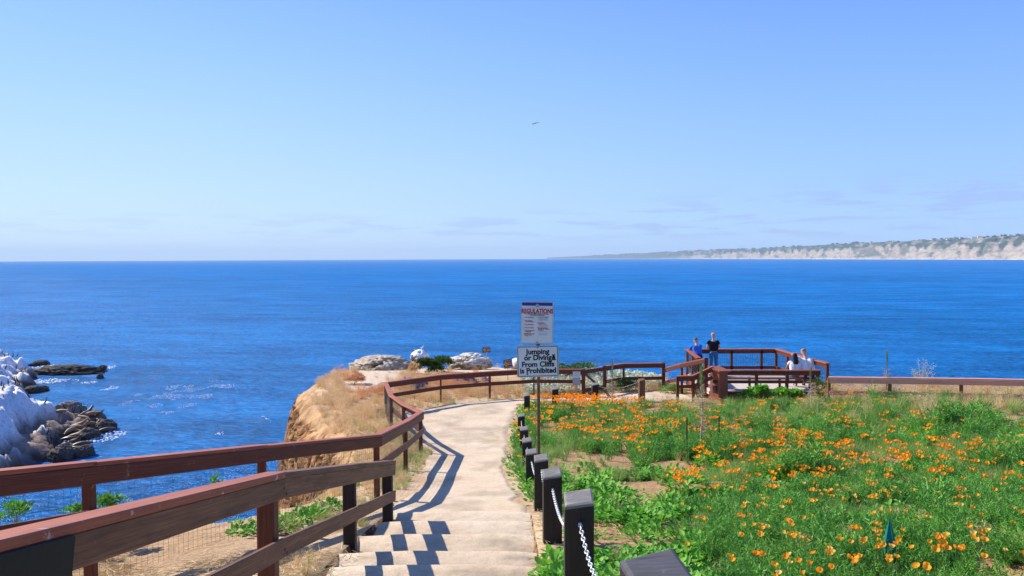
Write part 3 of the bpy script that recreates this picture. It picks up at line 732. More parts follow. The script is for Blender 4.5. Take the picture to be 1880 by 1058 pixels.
# ------------------------------------------------------------------ viewing platform
DK = -5.0
M['deck'] = mat_simple('pale_deck_concrete', (.52, .44, .38), .85, .12, 5, .2)
M['redlit'] = mat_wood('sunlit_redwood', (.18, .045, .025), (.30, .08, .045), (.42, .13, .08))  # brighter copy of the redwood with sunlight painted into its colour
fl = P(1262, 643, 34.3); fr = P(1425, 641, 34.3); RT = DK+1.07
pa = Vector((fl.x, 34.3, RT)); pb = Vector((fr.x, 34.3, RT)); pc = Vector((P(1519, 668, 29.6).x, 29.6, RT)); pd = Vector((P(1283, 657, 31.3).x, 31.3, RT))
O = Vector((9.4, 31.8, DK)); vp = empty('viewing_platform', O); tag(vp, 'red brown wooden viewing platform with wire mesh railing above the sea', 'platform')
mb = MB(); poly = [(7.5, 29.9), (11.9, 29.6), (11.55, 34.5), (7.3, 34.5)]
vs = [(x-O.x, y-O.y, -.22) for x, y in poly]+[(x-O.x, y-O.y, 0) for x, y in poly]
mb.add(vs, [(3, 2, 1, 0), (4, 5, 6, 7), (0, 1, 5, 4), (1, 2, 6, 5), (2, 3, 7, 6), (3, 0, 4, 7)]); mb.build('deck', M['deck'], vp)
def along(a, b, n): return [a+(b-a)*(i/n) for i in range(n+1)]
def rail(a, b, posts, mesh=True, capm='redwood_cap'):
    d = (b-a).normalized(); nr = Vector((d.y, -d.x, 0)); a_ = a-O; b_ = b-O
    mb = MB(); mb.beam(a_-d*.05-Vector((0, 0, .02)), b_+d*.05-Vector((0, 0, .02+.001*random.random())), .19, .045); mb.build('top_rail', M[capm], vp)
    mb = MB(); mb.beam(a_+nr*.03-Vector((0, 0, .12)), b_+nr*.03-Vector((0, 0, .12)), .04, .14); mb.build('fascia_board', M['redwood'], vp)
    mb = MB(); mb.beam(a_+nr*.03-Vector((0, 0, .80)), b_+nr*.03-Vector((0, 0, .80)), .04, .13); mb.build('lower_rail', M['redwood'], vp)
    for p in posts:
        q = p-O; mb = MB(); mb.beam(q+Vector((0, 0, -1.3)), q-Vector((0, 0, .045)), .1, .1, (0, 1, 0)); mb.build('post', M['redwood'], vp)
    if mesh:
        mb = MB(); L = (b-a).length; n = int(L/.1)
        for i in range(n+1):
            p = a_+(b_-a_)*(i/n)-nr*.03; mb.tube([p-Vector((0, 0, 1.0)), p-Vector((0, 0, .06))], .004, 3, False)
        for i in range(9): mb.tube([a_-nr*.03-Vector((0, 0, .1+.1*i)), b_-nr*.03-Vector((0, 0, .1+.1*i))], .004, 3, False)
        mb.build('wire_mesh', M['wire'], vp)
pp = lambda px: Vector((P(px, 650, 34.3).x, 34.3, RT))
rail(pa, pb, [pa, pp(1343), pp(1398), pb]); rail(pb, pc, along(pb, pc, 4)[1:]); rail(pd, pa, along(pd, pa, 2)[:2], True, 'redlit')
# skirt board and braces
for a, b in ((Vector((7.35, 29.86, 0)), Vector((11.9, 29.56, 0))),):
    mb = MB(); mb.beam(Vector((a.x, a.y, DK-.16))-O, Vector((b.x, b.y, DK-.16))-O, .05, .30); mb.build('skirt_board', M['redwood'], vp)
mb = MB(); mb.beam(Vector((6.95, 31.0, DK-.05))-O, Vector((7.35, 34.4, DK-.05))-O, .05, .34); mb.build('skirt_board', M['redlit'], vp)
mb = MB(); mb.beam(pd-O+Vector((-.02, .3, -.2)), pd-O+Vector((.25, .0, -1.0)), .06, .1); mb.build('brace', M['redwood'], vp)
# long bench built into the front edge
bo = Vector((9.5, 30.1, DK)); bn = empty('long_bench', bo); tag(bn, 'long dark red brown slatted bench on the platform front seen from behind', 'bench')
bx0, bx1 = 7.95, 11.55
for z_, ht, nm in ((.685, .15, 'backrest'), (.36, .12, 'back_rail')):
    mb = MB(); mb.beam((bx0-bo.x, 0, z_-.05), (bx1-bo.x, -.12, z_-.05), .05, ht); mb.build(nm, M['redwood'], bn)
mb = MB(); mb.beam((bx0-bo.x, -.0, .685+.050), (bx1-bo.x, -.12, .685+.050), .17, .045); mb.build('backrest_cap', M['redwood_cap'], bn)
mb = MB()
for q in range(3): mb.beam((bx0-bo.x, .14+q*.13, .40), (bx1-bo.x, .02+q*.13, .40), .11, .045)
mb.build('seat', M['redwood'], bn)
for q in range(4):
    t_ = q/3; x = bx0+.1+(bx1-bx0-.2)*t_-bo.x; y = -.12*t_
    mb = MB(); mb.beam((x, y+.03, 0), (x, y+.03, .70), .12, .06, (0, 1, 0)); mb.build('back_post', M['redwood'], bn)
    mb = MB(); mb.beam((x-.16, y+.36, 0), (x-.16, y+.36, .39), .08, .08, (0, 1, 0)); mb.build('leg', M['redwood'], bn)
# box pillar with plaques
pl = empty('box_pillar', (7.68, 29.72, h0(7.6, 29.7))); tag(pl, 'red brown wooden box pillar with a sloping lid and small dark plaques', 'pillar')
zt = -4.2-(h0(7.6, 29.7))
mb = MB(); a_ = R(32); hw = .23
M3 = Matrix.Rotation(a_, 3, 'Z')
def pr(z, s): return [M3@Vector((x*s, y*s, z)) for x, y in ((-1, -1), (1, -1), (1, 1), (-1, 1))]
b1_, b2_, b3_ = pr(-.2, .27), pr(.22, .27), pr(zt-.02, .22)
gs = [(v.z, v.x*1.5+v.y, 3) for v in b1_+b2_]
mb.add(b1_+b2_, [(0, 1, 5, 4), (1, 2, 6, 5), (2, 3, 7, 6), (3, 0, 4, 7), (4, 5, 6, 7)], gs); mb.build('plinth', M['redlit'], pl)
mb = MB(); q_ = pr(.2, .235); gs = [(v.z, v.x*1.5+v.y, 7) for v in q_+b3_]
mb.add(q_+b3_, [(0, 1, 5, 4), (1, 2, 6, 5), (2, 3, 7, 6), (3, 0, 4, 7), (4, 5, 6, 7)], gs); mb.build('box', M['redlit'], pl)
mb = MB(); l0 = [v+Vector((0, 0, dz)) for v, dz in zip(pr(zt, .30), (-.02, -.06, .06, .10))]; l1 = [v+Vector((0, 0, .05)) for v in l0]
mb.add(l0+l1, [(3, 2, 1, 0), (4, 5, 6, 7), (0, 1, 5, 4), (1, 2, 6, 5), (2, 3, 7, 6), (3, 0, 4, 7)]); mb.build('lid', M['redwood_cap'], pl)
for z_, hh_ in ((.80, .12), (.52, .26)):
    c_ = M3@Vector((-.245, -.03, 0)); mb = MB(); mb.box((c_.x, c_.y, z_), (.012, .22, hh_), a_); mb.build('plaque', M['signblack'], pl)

# ------------------------------------------------------------------ people
M['skin'] = mat_simple('skin', (.52, .29, .21), .55, .08, 20, 0)
M['skin_tan'] = mat_simple('tan_skin', (.36, .18, .12), .55, .08, 20, 0)
def cloth(n, c): return mat_simple(n, c, .85, .15, 9, .4, .02, .1)
M['blue_shirt'] = cloth('blue_cloth', (.04, .14, .55)); M['black_cloth'] = cloth('black_cloth', (.012, .012, .02)); M['denim'] = cloth('blue_denim', (.05, .13, .30)); M['pale_denim'] = cloth('pale_denim', (.16, .32, .52))
M['white_cloth'] = cloth('white_cloth', (.78, .79, .82)); M['dark_trousers'] = cloth('dark_trousers', (.02, .025, .05)); M['hair_dark'] = mat_simple('black_hair', (.01, .009, .01), .45, .3, 60, .3)
M['hair_brown'] = mat_simple('brown_hair', (.12, .06, .03), .5, .3, 60, .3); M['hair_blond'] = mat_simple('reddish_blond_hair', (.30, .16, .07), .5, .3, 60, .3); M['hair_grey'] = mat_simple('grey_hair', (.25, .22, .2), .5, .3, 60, .3)
M['shoe'] = cloth('shoe', (.5, .5, .52)); M['shoe_dark'] = cloth('dark_shoe', (.03, .03, .035))
def skin_mesh(name, verts, edges, radii, mat, parent, sub=2, root=0, vox=None):
    me = bpy.data.meshes.new(name); me.from_pydata([tuple(v) for v in verts], edges, []); me.update()
    bm = bmesh.new(); bm.from_mesh(me); lay = bm.verts.layers.skin.verify(); bm.verts.ensure_lookup_table()
    comp = list(range(len(verts)))
    def fd(i):
        while comp[i] != i: i = comp[i]
        return i
    for a_, b_ in edges:
        ra, rb = fd(a_), fd(b_)
        if ra != rb: comp[max(ra, rb)] = min(ra, rb)
    for i, r_ in enumerate(radii):
        bm.verts[i][lay].radius = r_ if isinstance(r_, tuple) else (r_, r_); bm.verts[i][lay].use_root = (fd(i) == i if fd(i) != fd(root) else i == root)
    bm.to_mesh(me); bm.free()
    ob = bpy.data.objects.new('tmp', me); col.objects.link(ob)
    ob.modifiers.new('s', 'SKIN'); sm = ob.modifiers.new('u', 'SUBSURF'); sm.levels = sub; sm.render_levels = sub
    if vox: rm = ob.modifiers.new('r', 'REMESH'); rm.mode = 'VOXEL'; rm.voxel_size = vox; rm.use_smooth_shade = True; ob.modifiers.new('w', 'SMOOTH').iterations = 3
    bpy.context.view_layer.update()
    m2 = bpy.data.meshes.new_from_object(ob.evaluated_get(bpy.context.evaluated_depsgraph_get()))
    bpy.data.objects.remove(ob); bpy.data.meshes.remove(me)
    m2.name = name; m2.materials.clear(); m2.polygons.foreach_set('use_smooth', [True]*len(m2.polygons))
    return m2
MERGE = False
def chainskin(lst):
    """lst of chains [(point, radius)...]; shared points merge"""
    V = []; E = []; Rr = []; idx = {}
    for ch in lst:
        prev = None
        for (p, r_) in ch:
            kk = tuple(round(c, 4) for c in p)
            if not MERGE: kk = (len(V),)
            if kk not in idx: idx[kk] = len(V); V.append(p); Rr.append(r_)
            i = idx[kk]
            if prev is not None and prev != i: E.append((prev, i))
            prev = i
    return V, E, Rr
def fingers(wr, dirv, palmn, side):
    """five finger chains from the wrist"""
    d = Vector(dirv).normalized(); n = Vector(palmn).normalized(); s = d.cross(n).normalized()*side; out = []
    pc_ = Vector(wr)+d*.075
    lens = (.075, .083, .078, .062)
    for i in range(4):
        b = pc_+s*(.028-.019*i)
        out.append([(tuple(Vector(wr)+d*.04), .022), (tuple(b), .0105), (tuple(b+d*lens[i]*.5+n*.008), .009), (tuple(b+d*lens[i]*.8+n*.032), .0075)])
    b = Vector(wr)+d*.035+s*.03
    out.append([(tuple(Vector(wr)+d*.04), .022), (tuple(b), .012), (tuple(b+d*.035+s*.02+n*.008), .010), (tuple(b+d*.06+s*.02+n*.02), .0085)])
    return out
def person(loc, rz, J, label, skin, parts, group=None):
    """J joints in metres, local: x right, y forward, z up"""
    r = empty('person', loc, rz); tag(r, label, 'person', group)
    g = lambda n_: Vector(J[n_])
    neck, chest, waist, pelvis, head = g('neck'), g('chest'), g('waist'), g('pelvis'), g('head')
    up_ = (head-neck).normalized(); fw = Vector(J.get('face', (0, 1, 0))).normalized()
    sx_ = Vector((.065, 0, 0))
    ch = [[(tuple(pelvis+e_), .10), (tuple(waist+e_), .092), (tuple(chest+e_*1.15), .105), (tuple(chest.lerp(neck, .6)+e_), .07)] for e_ in (-sx_, sx_)]
    ch += [[(tuple(chest), .10), (tuple(neck), .062), (tuple(neck+up_*.05), .052), (tuple(head-up_*.05), (.085, .09)), (tuple(head+up_*.02), (.105, .115)), (tuple(head+up_*.085), (.10, .105)), (tuple(head+up_*.12), (.06, .06))]]
    # face: brow, nose, chin
    ch.append([(tuple(head-up_*.031+fw*.01), .05), (tuple(head-up_*.055+fw*.055), .028)])
    ch.append([(tuple(head+up_*.035+fw*.05), .02), (tuple(head-up_*.005+fw*.095), .013)])
    for s_, q in ((-1, 'l'), (1, 'r')):
        sh, el, wr = g('sh_'+q), g('el_'+q), g('wr_'+q); hd = (wr-el).normalized()
        if 'hd_'+q in J: hd = Vector(J['hd_'+q]).normalized()
        ch.append([(tuple(chest.lerp(sh, .5)), .08), (tuple(sh), .058), (tuple(sh.lerp(el, .5)), .046), (tuple(el), .038), (tuple(el.lerp(wr, .4)), .036), (tuple(wr), .025), (tuple(wr+hd*.04), (.036, .016))])
        for f_ in fingers(wr, hd, Vector((0, -.2, -1)) if abs(hd.z) < .8 else Vector((0, 1, 0)), -s_): f_[0] = (tuple(Vector(f_[1][0])-hd*.045), f_[1][1]*1.1); ch.append(f_)
        hp_, kn, an, to = g('hip_'+q), g('kn_'+q), g('an_'+q), g('to_'+q)
        ch.append([(tuple(pelvis), .12), (tuple(hp_), .092), (tuple(hp_.lerp(kn, .5)), .075), (tuple(kn), .052), (tuple(kn.lerp(an, .35)), .05), (tuple(an), .036), (tuple(an.lerp(to, .45)+Vector((0, 0, -.03))), .036), (tuple(to), .028)])
    V, E, Rr = chainskin(ch); body = link('body', skin_mesh('body', V, E, Rr, None, None, 1, vox=.008), skin, r)
    for s_ in (-1, 1):
        sd_ = fw.cross(up_).normalized()
        mb = MB(); mb.tube([head+sd_*s_*.068+up_*.012, head+sd_*s_*.082+up_*.016], [.026, .018], 8); mb.build('ear', skin, r, True)
    if 'shirt' in parts:
        m_s, slv, hem = parts['shirt']; bg_ = parts.get('bag', 1.)
        hemp = pelvis+(waist-pelvis)*hem
        ch = [[(tuple(hemp+e_*bg_), .145*bg_), (tuple(waist+e_*bg_), .138*bg_), (tuple(chest+e_*1.3*bg_), .150*bg_), (tuple(chest.lerp(neck, .62)+e_*bg_), .11)] for e_ in (-sx_, sx_)]
        for q in 'lr':
            sh, el, wr = g('sh_'+q), g('el_'+q), g('wr_'+q); c_ = [(tuple(chest.lerp(sh, .4)), .10), (tuple(sh), .072), (tuple(sh.lerp(el, .55)), .064)]
            if slv > 1: c_ += [(tuple(el), .056), (tuple(el.lerp(wr, slv-1)), .046)]
            ch.append(c_)
        V, E, Rr = chainskin(ch); link('shirt', skin_mesh('shirt', V, E, Rr, None, None, 1, vox=.015), m_s, r)
    if 'trousers' in parts:
        ch = []
        for q in 'lr':
            hp_, kn, an = g('hip_'+q), g('kn_'+q), g('an_'+q)
            ch.append([(tuple(pelvis+(waist-pelvis)*.35), (.145, .115)), (tuple(pelvis), (.15, .125)), (tuple(hp_), .112), (tuple(hp_.lerp(kn, .5)), .095), (tuple(kn), .073), (tuple(kn.lerp(an, .5)), .066), (tuple(an), .056)])
        V, E, Rr = chainskin(ch); link('trousers', skin_mesh('trousers', V, E, Rr, None, None, 1, vox=.015), parts['trousers'], r)
    if 'hair' in parts:
        m_h, style = parts['hair']
        bk = -fw
        if style == 'long': ch = [[(tuple(head+up_*.10+bk*.01), (.09, .09)), (tuple(head+bk*.035), (.13, .12)), (tuple(neck+bk*.07+up_*.0), (.14, .09)), (tuple(neck.lerp(chest, .75)+bk*.13), (.13, .07)), (tuple(chest+bk*.15), (.09, .05))]]
        else: ch = [[(tuple(head+up_*.10+fw*.01), (.09, .09)), (tuple(head+up_*.05+bk*.025), (.115, .115)), (tuple(head+bk*.035-up_*.02), (.09, .08))]]
        V, E, Rr = chainskin(ch); link('hair', skin_mesh('hair', V, E, Rr, None, None, 1, vox=.015), m_h, r)
    for q in 'lr':
        an, to = g('an_'+q), g('to_'+q)
        ch = [[(tuple(an+Vector((0, -.03, -.035))), .044), (tuple(an.lerp(to, .5)+Vector((0, 0, -.03))), .043), (tuple(to+Vector((0, 0, -.004))), (.042, .032))]]
        V, E, Rr = chainskin(ch); link('shoe', skin_mesh('shoe', V, E, Rr, None, None, 1, vox=.015), parts['shoes'], r)
    return r
def stand(hh, lean, elb, wr, spread=.1):
    s = hh/1.78; y = lean
    return dict(pelvis=(0, 0, .95*s), waist=(0, .02+y*.3, 1.10*s), chest=(0, y*.7, 1.33*s), neck=(0, y, 1.50*s), head=(0, y*1.1+.02, 1.655*s), face=(0, 1, -.25),
        sh_l=(-.205*s, y*.85, 1.43*s), sh_r=(.205*s, y*.85, 1.43*s), zz=0, el_l=(-elb[0], y+elb[1], elb[2]), el_r=(elb[0], y+elb[1], elb[2]), wr_l=(-wr[0], y+wr[1], wr[2]), wr_r=(wr[0], y+wr[1], wr[2]),
        hd_l=(.5, .6, 0), hd_r=(-.5, .6, 0),
        hip_l=(-.10, 0, .89*s), hip_r=(.10, 0, .89*s), kn_l=(-spread-.01, .03, .48*s), kn_r=(spread+.01, .03, .48*s), an_l=(-spread-.02, -.02, .085), an_r=(spread+.02, -.02, .085), to_l=(-spread-.05, .15, .035), to_r=(spread+.05, .15, .035))
mx = P(1310, 650, 33.75).x
person((mx, 33.72, DK), 0, stand(1.83, .06, (.25, .02, 1.17), (.20, .27, 1.13)), 'bald person in a black t-shirt and blue jeans leaning on the platform rail', M['skin'],
    dict(shirt=(M['black_cloth'], .55, .25), trousers=M['denim'], shoes=M['shoe_dark']))
bx_ = P(1280.5, 650, 33.7).x
J = stand(1.62, .22, (.23, .16, 1.05), (.16, .30, 1.10)); J['pelvis'] = (0, -.08, .87); J['hip_l'] = (-.1, -.06, .83); J['hip_r'] = (.1, -.06, .83); J['chest'] = (0, .12, 1.2); J['neck'] = (0, .2, 1.35); J['head'] = (0, .26, 1.47); J['sh_l'] = (-.19, .17, 1.28); J['sh_r'] = (.19, .17, 1.28)
person((bx_, 33.6, DK), R(8), J, 'person in a bright blue long shirt bending over the left corner of the platform rail', M['skin'],
    dict(shirt=(M['blue_shirt'], 1.55, -.25), trousers=M['dark_trousers'], hair=(M['hair_brown'], 'short'), shoes=M['shoe_dark']))
def sit(lean, arms):
    J = dict(pelvis=(0, 0, .53), waist=(0, lean*.25, .67), chest=(0, lean*.65, .90), neck=(0, lean*.95, 1.06), head=(0, lean*1.15+.03, 1.22), face=(0, 1, -.2),
        sh_l=(-.19, lean*.85, 1.0), sh_r=(.19, lean*.85, 1.0), hip_l=(-.1, .03, .52), hip_r=(.1, .03, .52), kn_l=(-.17, .46, .54), kn_r=(.17, .46, .54), an_l=(-.15, .52, .09), an_r=(.15, .52, .09), to_l=(-.17, .70, .035), to_r=(.17, .70, .035))
    J.update(arms); return J
sx = P(1460, 660, 30.45).x
person((sx, 30.38, DK), R(-4), sit(.16, dict(el_l=(-.30, .16, .75), wr_l=(-.2, .42, .66), el_r=(.26, .2, .72), wr_r=(.1, .42, .66))), 'seated person with long black hair, white crop top and pale jeans', M['skin_tan'],
    dict(shirt=(M['white_cloth'], .2, .75), bag=1.08, trousers=M['pale_denim'], hair=(M['hair_dark'], 'long'), shoes=M['shoe']))
sx = P(1483.5, 660, 30.5).x
guy = person((sx, 30.42, DK), R(10), sit(.26, dict(el_l=(-.42, .42, 1.12), wr_l=(-.16, .44, 1.19), hd_l=(1, .1, .1), el_r=(.3, .35, .74), wr_r=(.15, .5, .68))), 'seated person in a baggy white t-shirt shading their eyes with a raised arm', M['skin'],
    dict(shirt=(M['white_cloth'], .7, .1), bag=1.3, trousers=M['dark_trousers'], hair=(M['hair_blond'], 'short'), shoes=M['shoe_dark']))
guy.scale = (1.1, 1.1, 1.1)
# ------------------------------------------------------------------ rocks
def noise3(p, f, seed=0):
    return (fbm(p[:, 0]*f+seed, p[:, 1]*f+p[:, 2]*f*.7, 4, seed)+fbm(p[:, 1]*f-seed, p[:, 2]*f+p[:, 0]*f*.6, 4, seed+7)+fbm(p[:, 2]*f, p[:, 0]*f-p[:, 1]*f*.5+3, 4, seed+13))/3-.5
_ico = {}
def ico(sub):
    if sub not in _ico:
        bm = bmesh.new(); bmesh.ops.create_icosphere(bm, subdivisions=sub, radius=1); me = bpy.data.meshes.new('i'); bm.to_mesh(me); bm.free()
        V = np.zeros(len(me.vertices)*3); me.vertices.foreach_get('co', V); Fq = np.zeros(len(me.polygons)*3, int); me.polygons.foreach_get('vertices', Fq)
        _ico[sub] = (V.reshape(-1, 3), Fq.reshape(-1, 3))
    return _ico[sub]
k = NT('pale_sandstone'); a = k.attr('tone').outputs['Color']; p_ = k.wpos()
nA_ = k.noise(p_, 3.0, 7, .65); nB_ = k.noise(p_, 18, 5, .6)
c = k.mix(1., a, k.ramp(nA_, [(.3, (.66, .60, .55)), (.48, (1, 1, 1)), (.8, (1.1, 1.1, 1.1))]), 'MULTIPLY'); k.base(c); k.rough(.9, .15)
b1 = k.bump(nA_, .8, .12); k.bump(nB_, .5, .02, b1); M['sandstone'] = k.m
def boulder(name, c, sz, label, seed, group=None, sub=5, amp=.35, freq=1.3, top=(.75, .72, .66), low=(.42, .31, .21), rz=0., pits=0., cat='rock', jag=0.):
    V, Fq = ico(sub); V = V.copy(); d = noise3(V, freq, seed)*2*amp+noise3(V, freq*3.1, seed+3)*amp*.6+noise3(V, freq*8, seed+3)*amp*.22+jag*(.22-np.abs(noise3(V*np.array([1, .5, 1]), freq*3.4, seed+9))*2.4)
    pit = np.clip((noise3(V, freq*1.9, seed+31)-.03)*9, 0, 1)*pits
    V = V*(1+d-pit*.35)[:, None]; V[:, 2] = np.where(V[:, 2] < -.3, -.3+(V[:, 2]+.3)*.3, V[:, 2])
    lay = np.sin(V[:, 2]*14+d*6)*.018; V[:, :2] *= (1+lay)[:, None]
    V = V*np.array(sz); ca, sa = math.cos(rz), math.sin(rz); V[:, :2] = V[:, :2]@np.array([[ca, sa], [-sa, ca]])
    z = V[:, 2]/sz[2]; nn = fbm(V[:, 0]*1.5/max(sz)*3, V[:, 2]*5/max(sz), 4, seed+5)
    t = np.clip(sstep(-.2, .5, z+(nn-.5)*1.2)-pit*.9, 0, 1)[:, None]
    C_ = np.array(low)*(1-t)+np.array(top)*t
    o = np_mesh(name, V, Fq, M['sandstone'], smooth=True, cols=C_); o.location = c; tag(o, label, cat, group); return o
def rock_at(px, py, Y, wpx, hpx, dep, **kw):
    p = P(px, py, Y); kk = Y/F; return boulder('rock', (p.x, Y, p.z), (wpx*kk/2, dep, hpx*kk/2), **kw)
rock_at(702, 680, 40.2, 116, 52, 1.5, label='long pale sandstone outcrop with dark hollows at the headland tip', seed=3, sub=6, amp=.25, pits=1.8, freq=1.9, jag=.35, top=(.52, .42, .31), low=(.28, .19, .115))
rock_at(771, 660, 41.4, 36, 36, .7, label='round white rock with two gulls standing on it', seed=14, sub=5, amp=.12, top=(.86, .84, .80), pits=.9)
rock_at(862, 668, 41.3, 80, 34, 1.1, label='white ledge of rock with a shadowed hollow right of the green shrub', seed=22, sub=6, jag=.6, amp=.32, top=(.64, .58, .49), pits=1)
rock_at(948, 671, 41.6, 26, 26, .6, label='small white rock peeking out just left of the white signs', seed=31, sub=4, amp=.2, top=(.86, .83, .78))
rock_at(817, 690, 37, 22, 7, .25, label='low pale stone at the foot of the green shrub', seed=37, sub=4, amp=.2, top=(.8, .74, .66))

# rocky shore on the left: heightfield with a ledge for the sea lions
SH = [(-200, 205), (-105, 165), (-88, 150), (-80, 140), (-75, 131), (-72, 122), (-66.5, 116), (-64, 110), (-57.5, 104), (-52.5, 101), (-47.5, 98), (-45.6, 94), (-47, 90), (-46.2, 86.5), (-42.8, 84), (-43.5, 79), (-44.5, 76), (-43, 71), (-41, 66), (-37, 58), (-32, 48), (-27, 38), (-22, 28), (-18, 15), (-17, 0), (-80, 0), (-220, 40)]
LND_SAVE = LAND; LAND = np.array(SH, float)
GS = .4; gx = np.arange(-130, -22, GS); gy = np.arange(24, 160, GS); GX, GY = np.meshgrid(gx, gy); sdr = -land_sd(GX, GY)-3.2; LAND = LND_SAVE
wn = fbm(GX*.16, GY*.16, 5, 80)-.5; wn2 = fbm(GX*.5, GY*.5, 5, 82)-.5
d_ = sdr+wn2*2.2
ledge = np.exp(-(((GX+47.5)/5.0)**2+((GY-91)/8.5)**2))          # low ledge
z1 = 1.5*sstep(-.4, 1.2, d_)+.35*np.clip(d_, 0, 50)*.0
inl = np.clip(d_-1.0-9.5*ledge, 0, 200)
rise = 2.6*sstep(0, 3.2, inl)+.30*np.clip(inl, 0, 30)+.10*np.clip(inl-30, 0, 200)
# blocky steps
rise = rise*(.72+.22*sstep(92, 78, GY)); q_ = rise*(1+wn*1.2)+wn2*1.5*sstep(0, 3, inl); st = 2.1; fr_ = q_/st; fl_ = np.floor(fr_); q2 = st*(fl_+sstep(.15, .75, fr_-fl_)); q_ = q_*.18+q2*.82
far = sstep(118, 135, GY); q_ = q_*(1-.35*far); 
GZ = SEA+z1+q_*sstep(-.2, .6, inl)+wn2*1.3*sstep(0, 2, d_)-.35*(np.abs(fbm(GX*.9, GY*.9, 4, 84)*2-1)-.3)*sstep(0, 2, d_)
blk = fbm(GX*.16+.1*GY, GY*.22, 3, 181)*.6+.4*fbm(GX*.5, GY*.5, 3, 185); blk = (np.floor(blk*9)+sstep(.35, .65, blk*9-np.floor(blk*9)))/9-.5
low_ = sstep(5, 1.5, GZ-SEA); GZ = GZ+blk*(1.6+2.2*low_)*sstep(-.3, 1.5, d_)-1.1*(1-np.abs(fbm(GX*.28, GY*.3, 5, 183)*2-1))**7*sstep(0, 2, d_)
GZ = GZ+(fbm(GX*2.2, GY*2.2, 3, 187)-.5)*.7*sstep(0, 1, d_)
GZ = np.where(d_ < -.4, SEA-1.5+.6*(d_+.4), GZ); GZ = np.minimum(GZ, -10.5+wn*2)
GZ = np.maximum(GZ, SEA-6)
hgt = GZ-SEA
cw = lin(230, 230, 232)*.95; cd = lin(62, 54, 50); cb = lin(140, 122, 108)
tt_ = sstep(1.1+1.6*np.clip(ledge*1.5, 0, 1), 2.3+1.6*np.clip(ledge*1.5, 0, 1), hgt+(fbm(GX*.7, GY*.7, 4, 86)-.5)*2.2); C_ = lerp(np.broadcast_to(cb, GX.shape+(3,)), cw, tt_)
C_ = lerp(C_, cd, sstep(1.3, .5, hgt+(wn2)*1.2)); C_ = lerp(C_, lin(110, 112, 120), sstep(.55, .75, fbm(GX*.4, GY*.4, 4, 88))*.5)
o = np_mesh('rocky_shore', np.stack([GX, GY, GZ], -1).reshape(-1, 3), grid_faces(len(gx), len(gy)), M['sandstone'], smooth=False, cols=C_.reshape(-1, 3)); tag(o, kind='structure')
def shore_z(x, y):
    i = int(np.clip((x-gx[0])/GS, 0, len(gx)-1)); j = int(np.clip((y-gy[0])/GS, 0, len(gy)-1)); return GZ[j, i]
def WP(px, py, up=0.0):
    d = ray(px, py); t = (SEA+up)/d.z; return d*t
dk = dict(top=(.075, .065, .058), low=(.03, .027, .025), amp=.45, freq=1.9, jag=1.2)
def searock(px, py, wpx, hm, dep, **kw):
    p = WP(px, py); kk = p.y/F; return boulder('rock', (p.x, p.y+dep*.2, SEA+.1), (wpx*kk/2, dep, hm), **kw)
searock(120, 685, 118, .95, 3.2, label='long dark reef of jagged rock in the water off the white shore', seed=41, sub=6, rz=-.05, **dk)
searock(70, 671, 30, .7, 1.6, label='small dark rock behind the left end of the long reef', seed=43, sub=4, **dk)
searock(186, 679, 12, .6, 1.0, label='tiny dark rock at the right tip of the long reef', seed=45, sub=4, **dk)
searock(183, 695, 9, .6, .7, label='lone small black rock in open water below the reef', seed=47, sub=4, **dk)
searock(64, 720, 34, .7, 2.0, label='low flat dark rock jutting from under the white cliff', seed=49, sub=5, **dk)
for i, (px, py, wp_, hm, dp, lb) in enumerate([(190, 790, 34, 1.0, 1.5, 'dark wet boulder at the tip of the sea lion ledge'), (160, 805, 40, .9, 1.4, 'dark boulder in front of the resting sea lions'), (150, 838, 34, .9, 1.2, 'dark boulder low on the near end of the shore'),
    (112, 845, 44, 1.2, 1.4, 'black wet boulder at the lower left of the sea lion ledge'), (172, 775, 34, 1.3, 1.2, 'brown boulder behind the sea lions at the ledge tip'), (124, 770, 50, 2.0, 2.0, 'broad grey brown boulder at the back of the ledge')]):
    searock(px, py, wp_, hm, dp, label=lb, seed=51+i*3, sub=5, top=(.20, .165, .14) if i > 3 else (.09, .075, .065), low=(.035, .03, .028), amp=.4, freq=1.6, jag=.7)

# ------------------------------------------------------------------ sea lions and birds
M['lion_a'] = mat_simple('brown_wet_fur', (.10, .06, .035), .4, .25, 3, .1); M['lion_b'] = mat_simple('tan_dry_fur', (.32, .20, .12), .6, .25, 3, .1)
def lion_mesh(up_, curl, L=1.0):
    s = L
    sp_ = [((-1.0, curl*.4, .10), .06), ((-.75, curl*.25, .16), .13), ((-.4, curl*.1, .24), .22), ((0, 0, .29), .28), ((.35, 0, .32+up_*.12), .25), ((.62, curl*.1, .36+up_*.35), .17), ((.82, curl*.2, .38+up_*.6), .115), ((.95, curl*.3, .38+up_*.66), .10), ((1.08, curl*.36, .36+up_*.66), .05)]
    ch = [[(tuple(Vector(p)*s), r_*s) for p, r_ in sp_]]
    for sg in (-1, 1):
        ch.append([(tuple(Vector((.35, 0, .32+up_*.12))*s), .25*s), (tuple(Vector((.42, sg*.26, .12))*s), .07*s), (tuple(Vector((.34, sg*.5, .04))*s), .03*s)])
        ch.append([(tuple(Vector((-1.0, curl*.4, .10))*s), .06*s), (tuple(Vector((-1.2, curl*.5+sg*.15, .05))*s), .035*s)])
    V, E, Rr = chainskin(ch); return skin_mesh('sea_lion', V, E, Rr, None, None, 1, vox=.03)
LM = [lion_mesh(0, .5), lion_mesh(.9, .2), lion_mesh(0, -.7)]
for m_ in LM: m_.materials.append(M['lion_a'])
LM2 = [m_.copy() for m_ in LM]
for m_ in LM2: m_.materials.clear(); m_.materials.append(M['lion_b'])
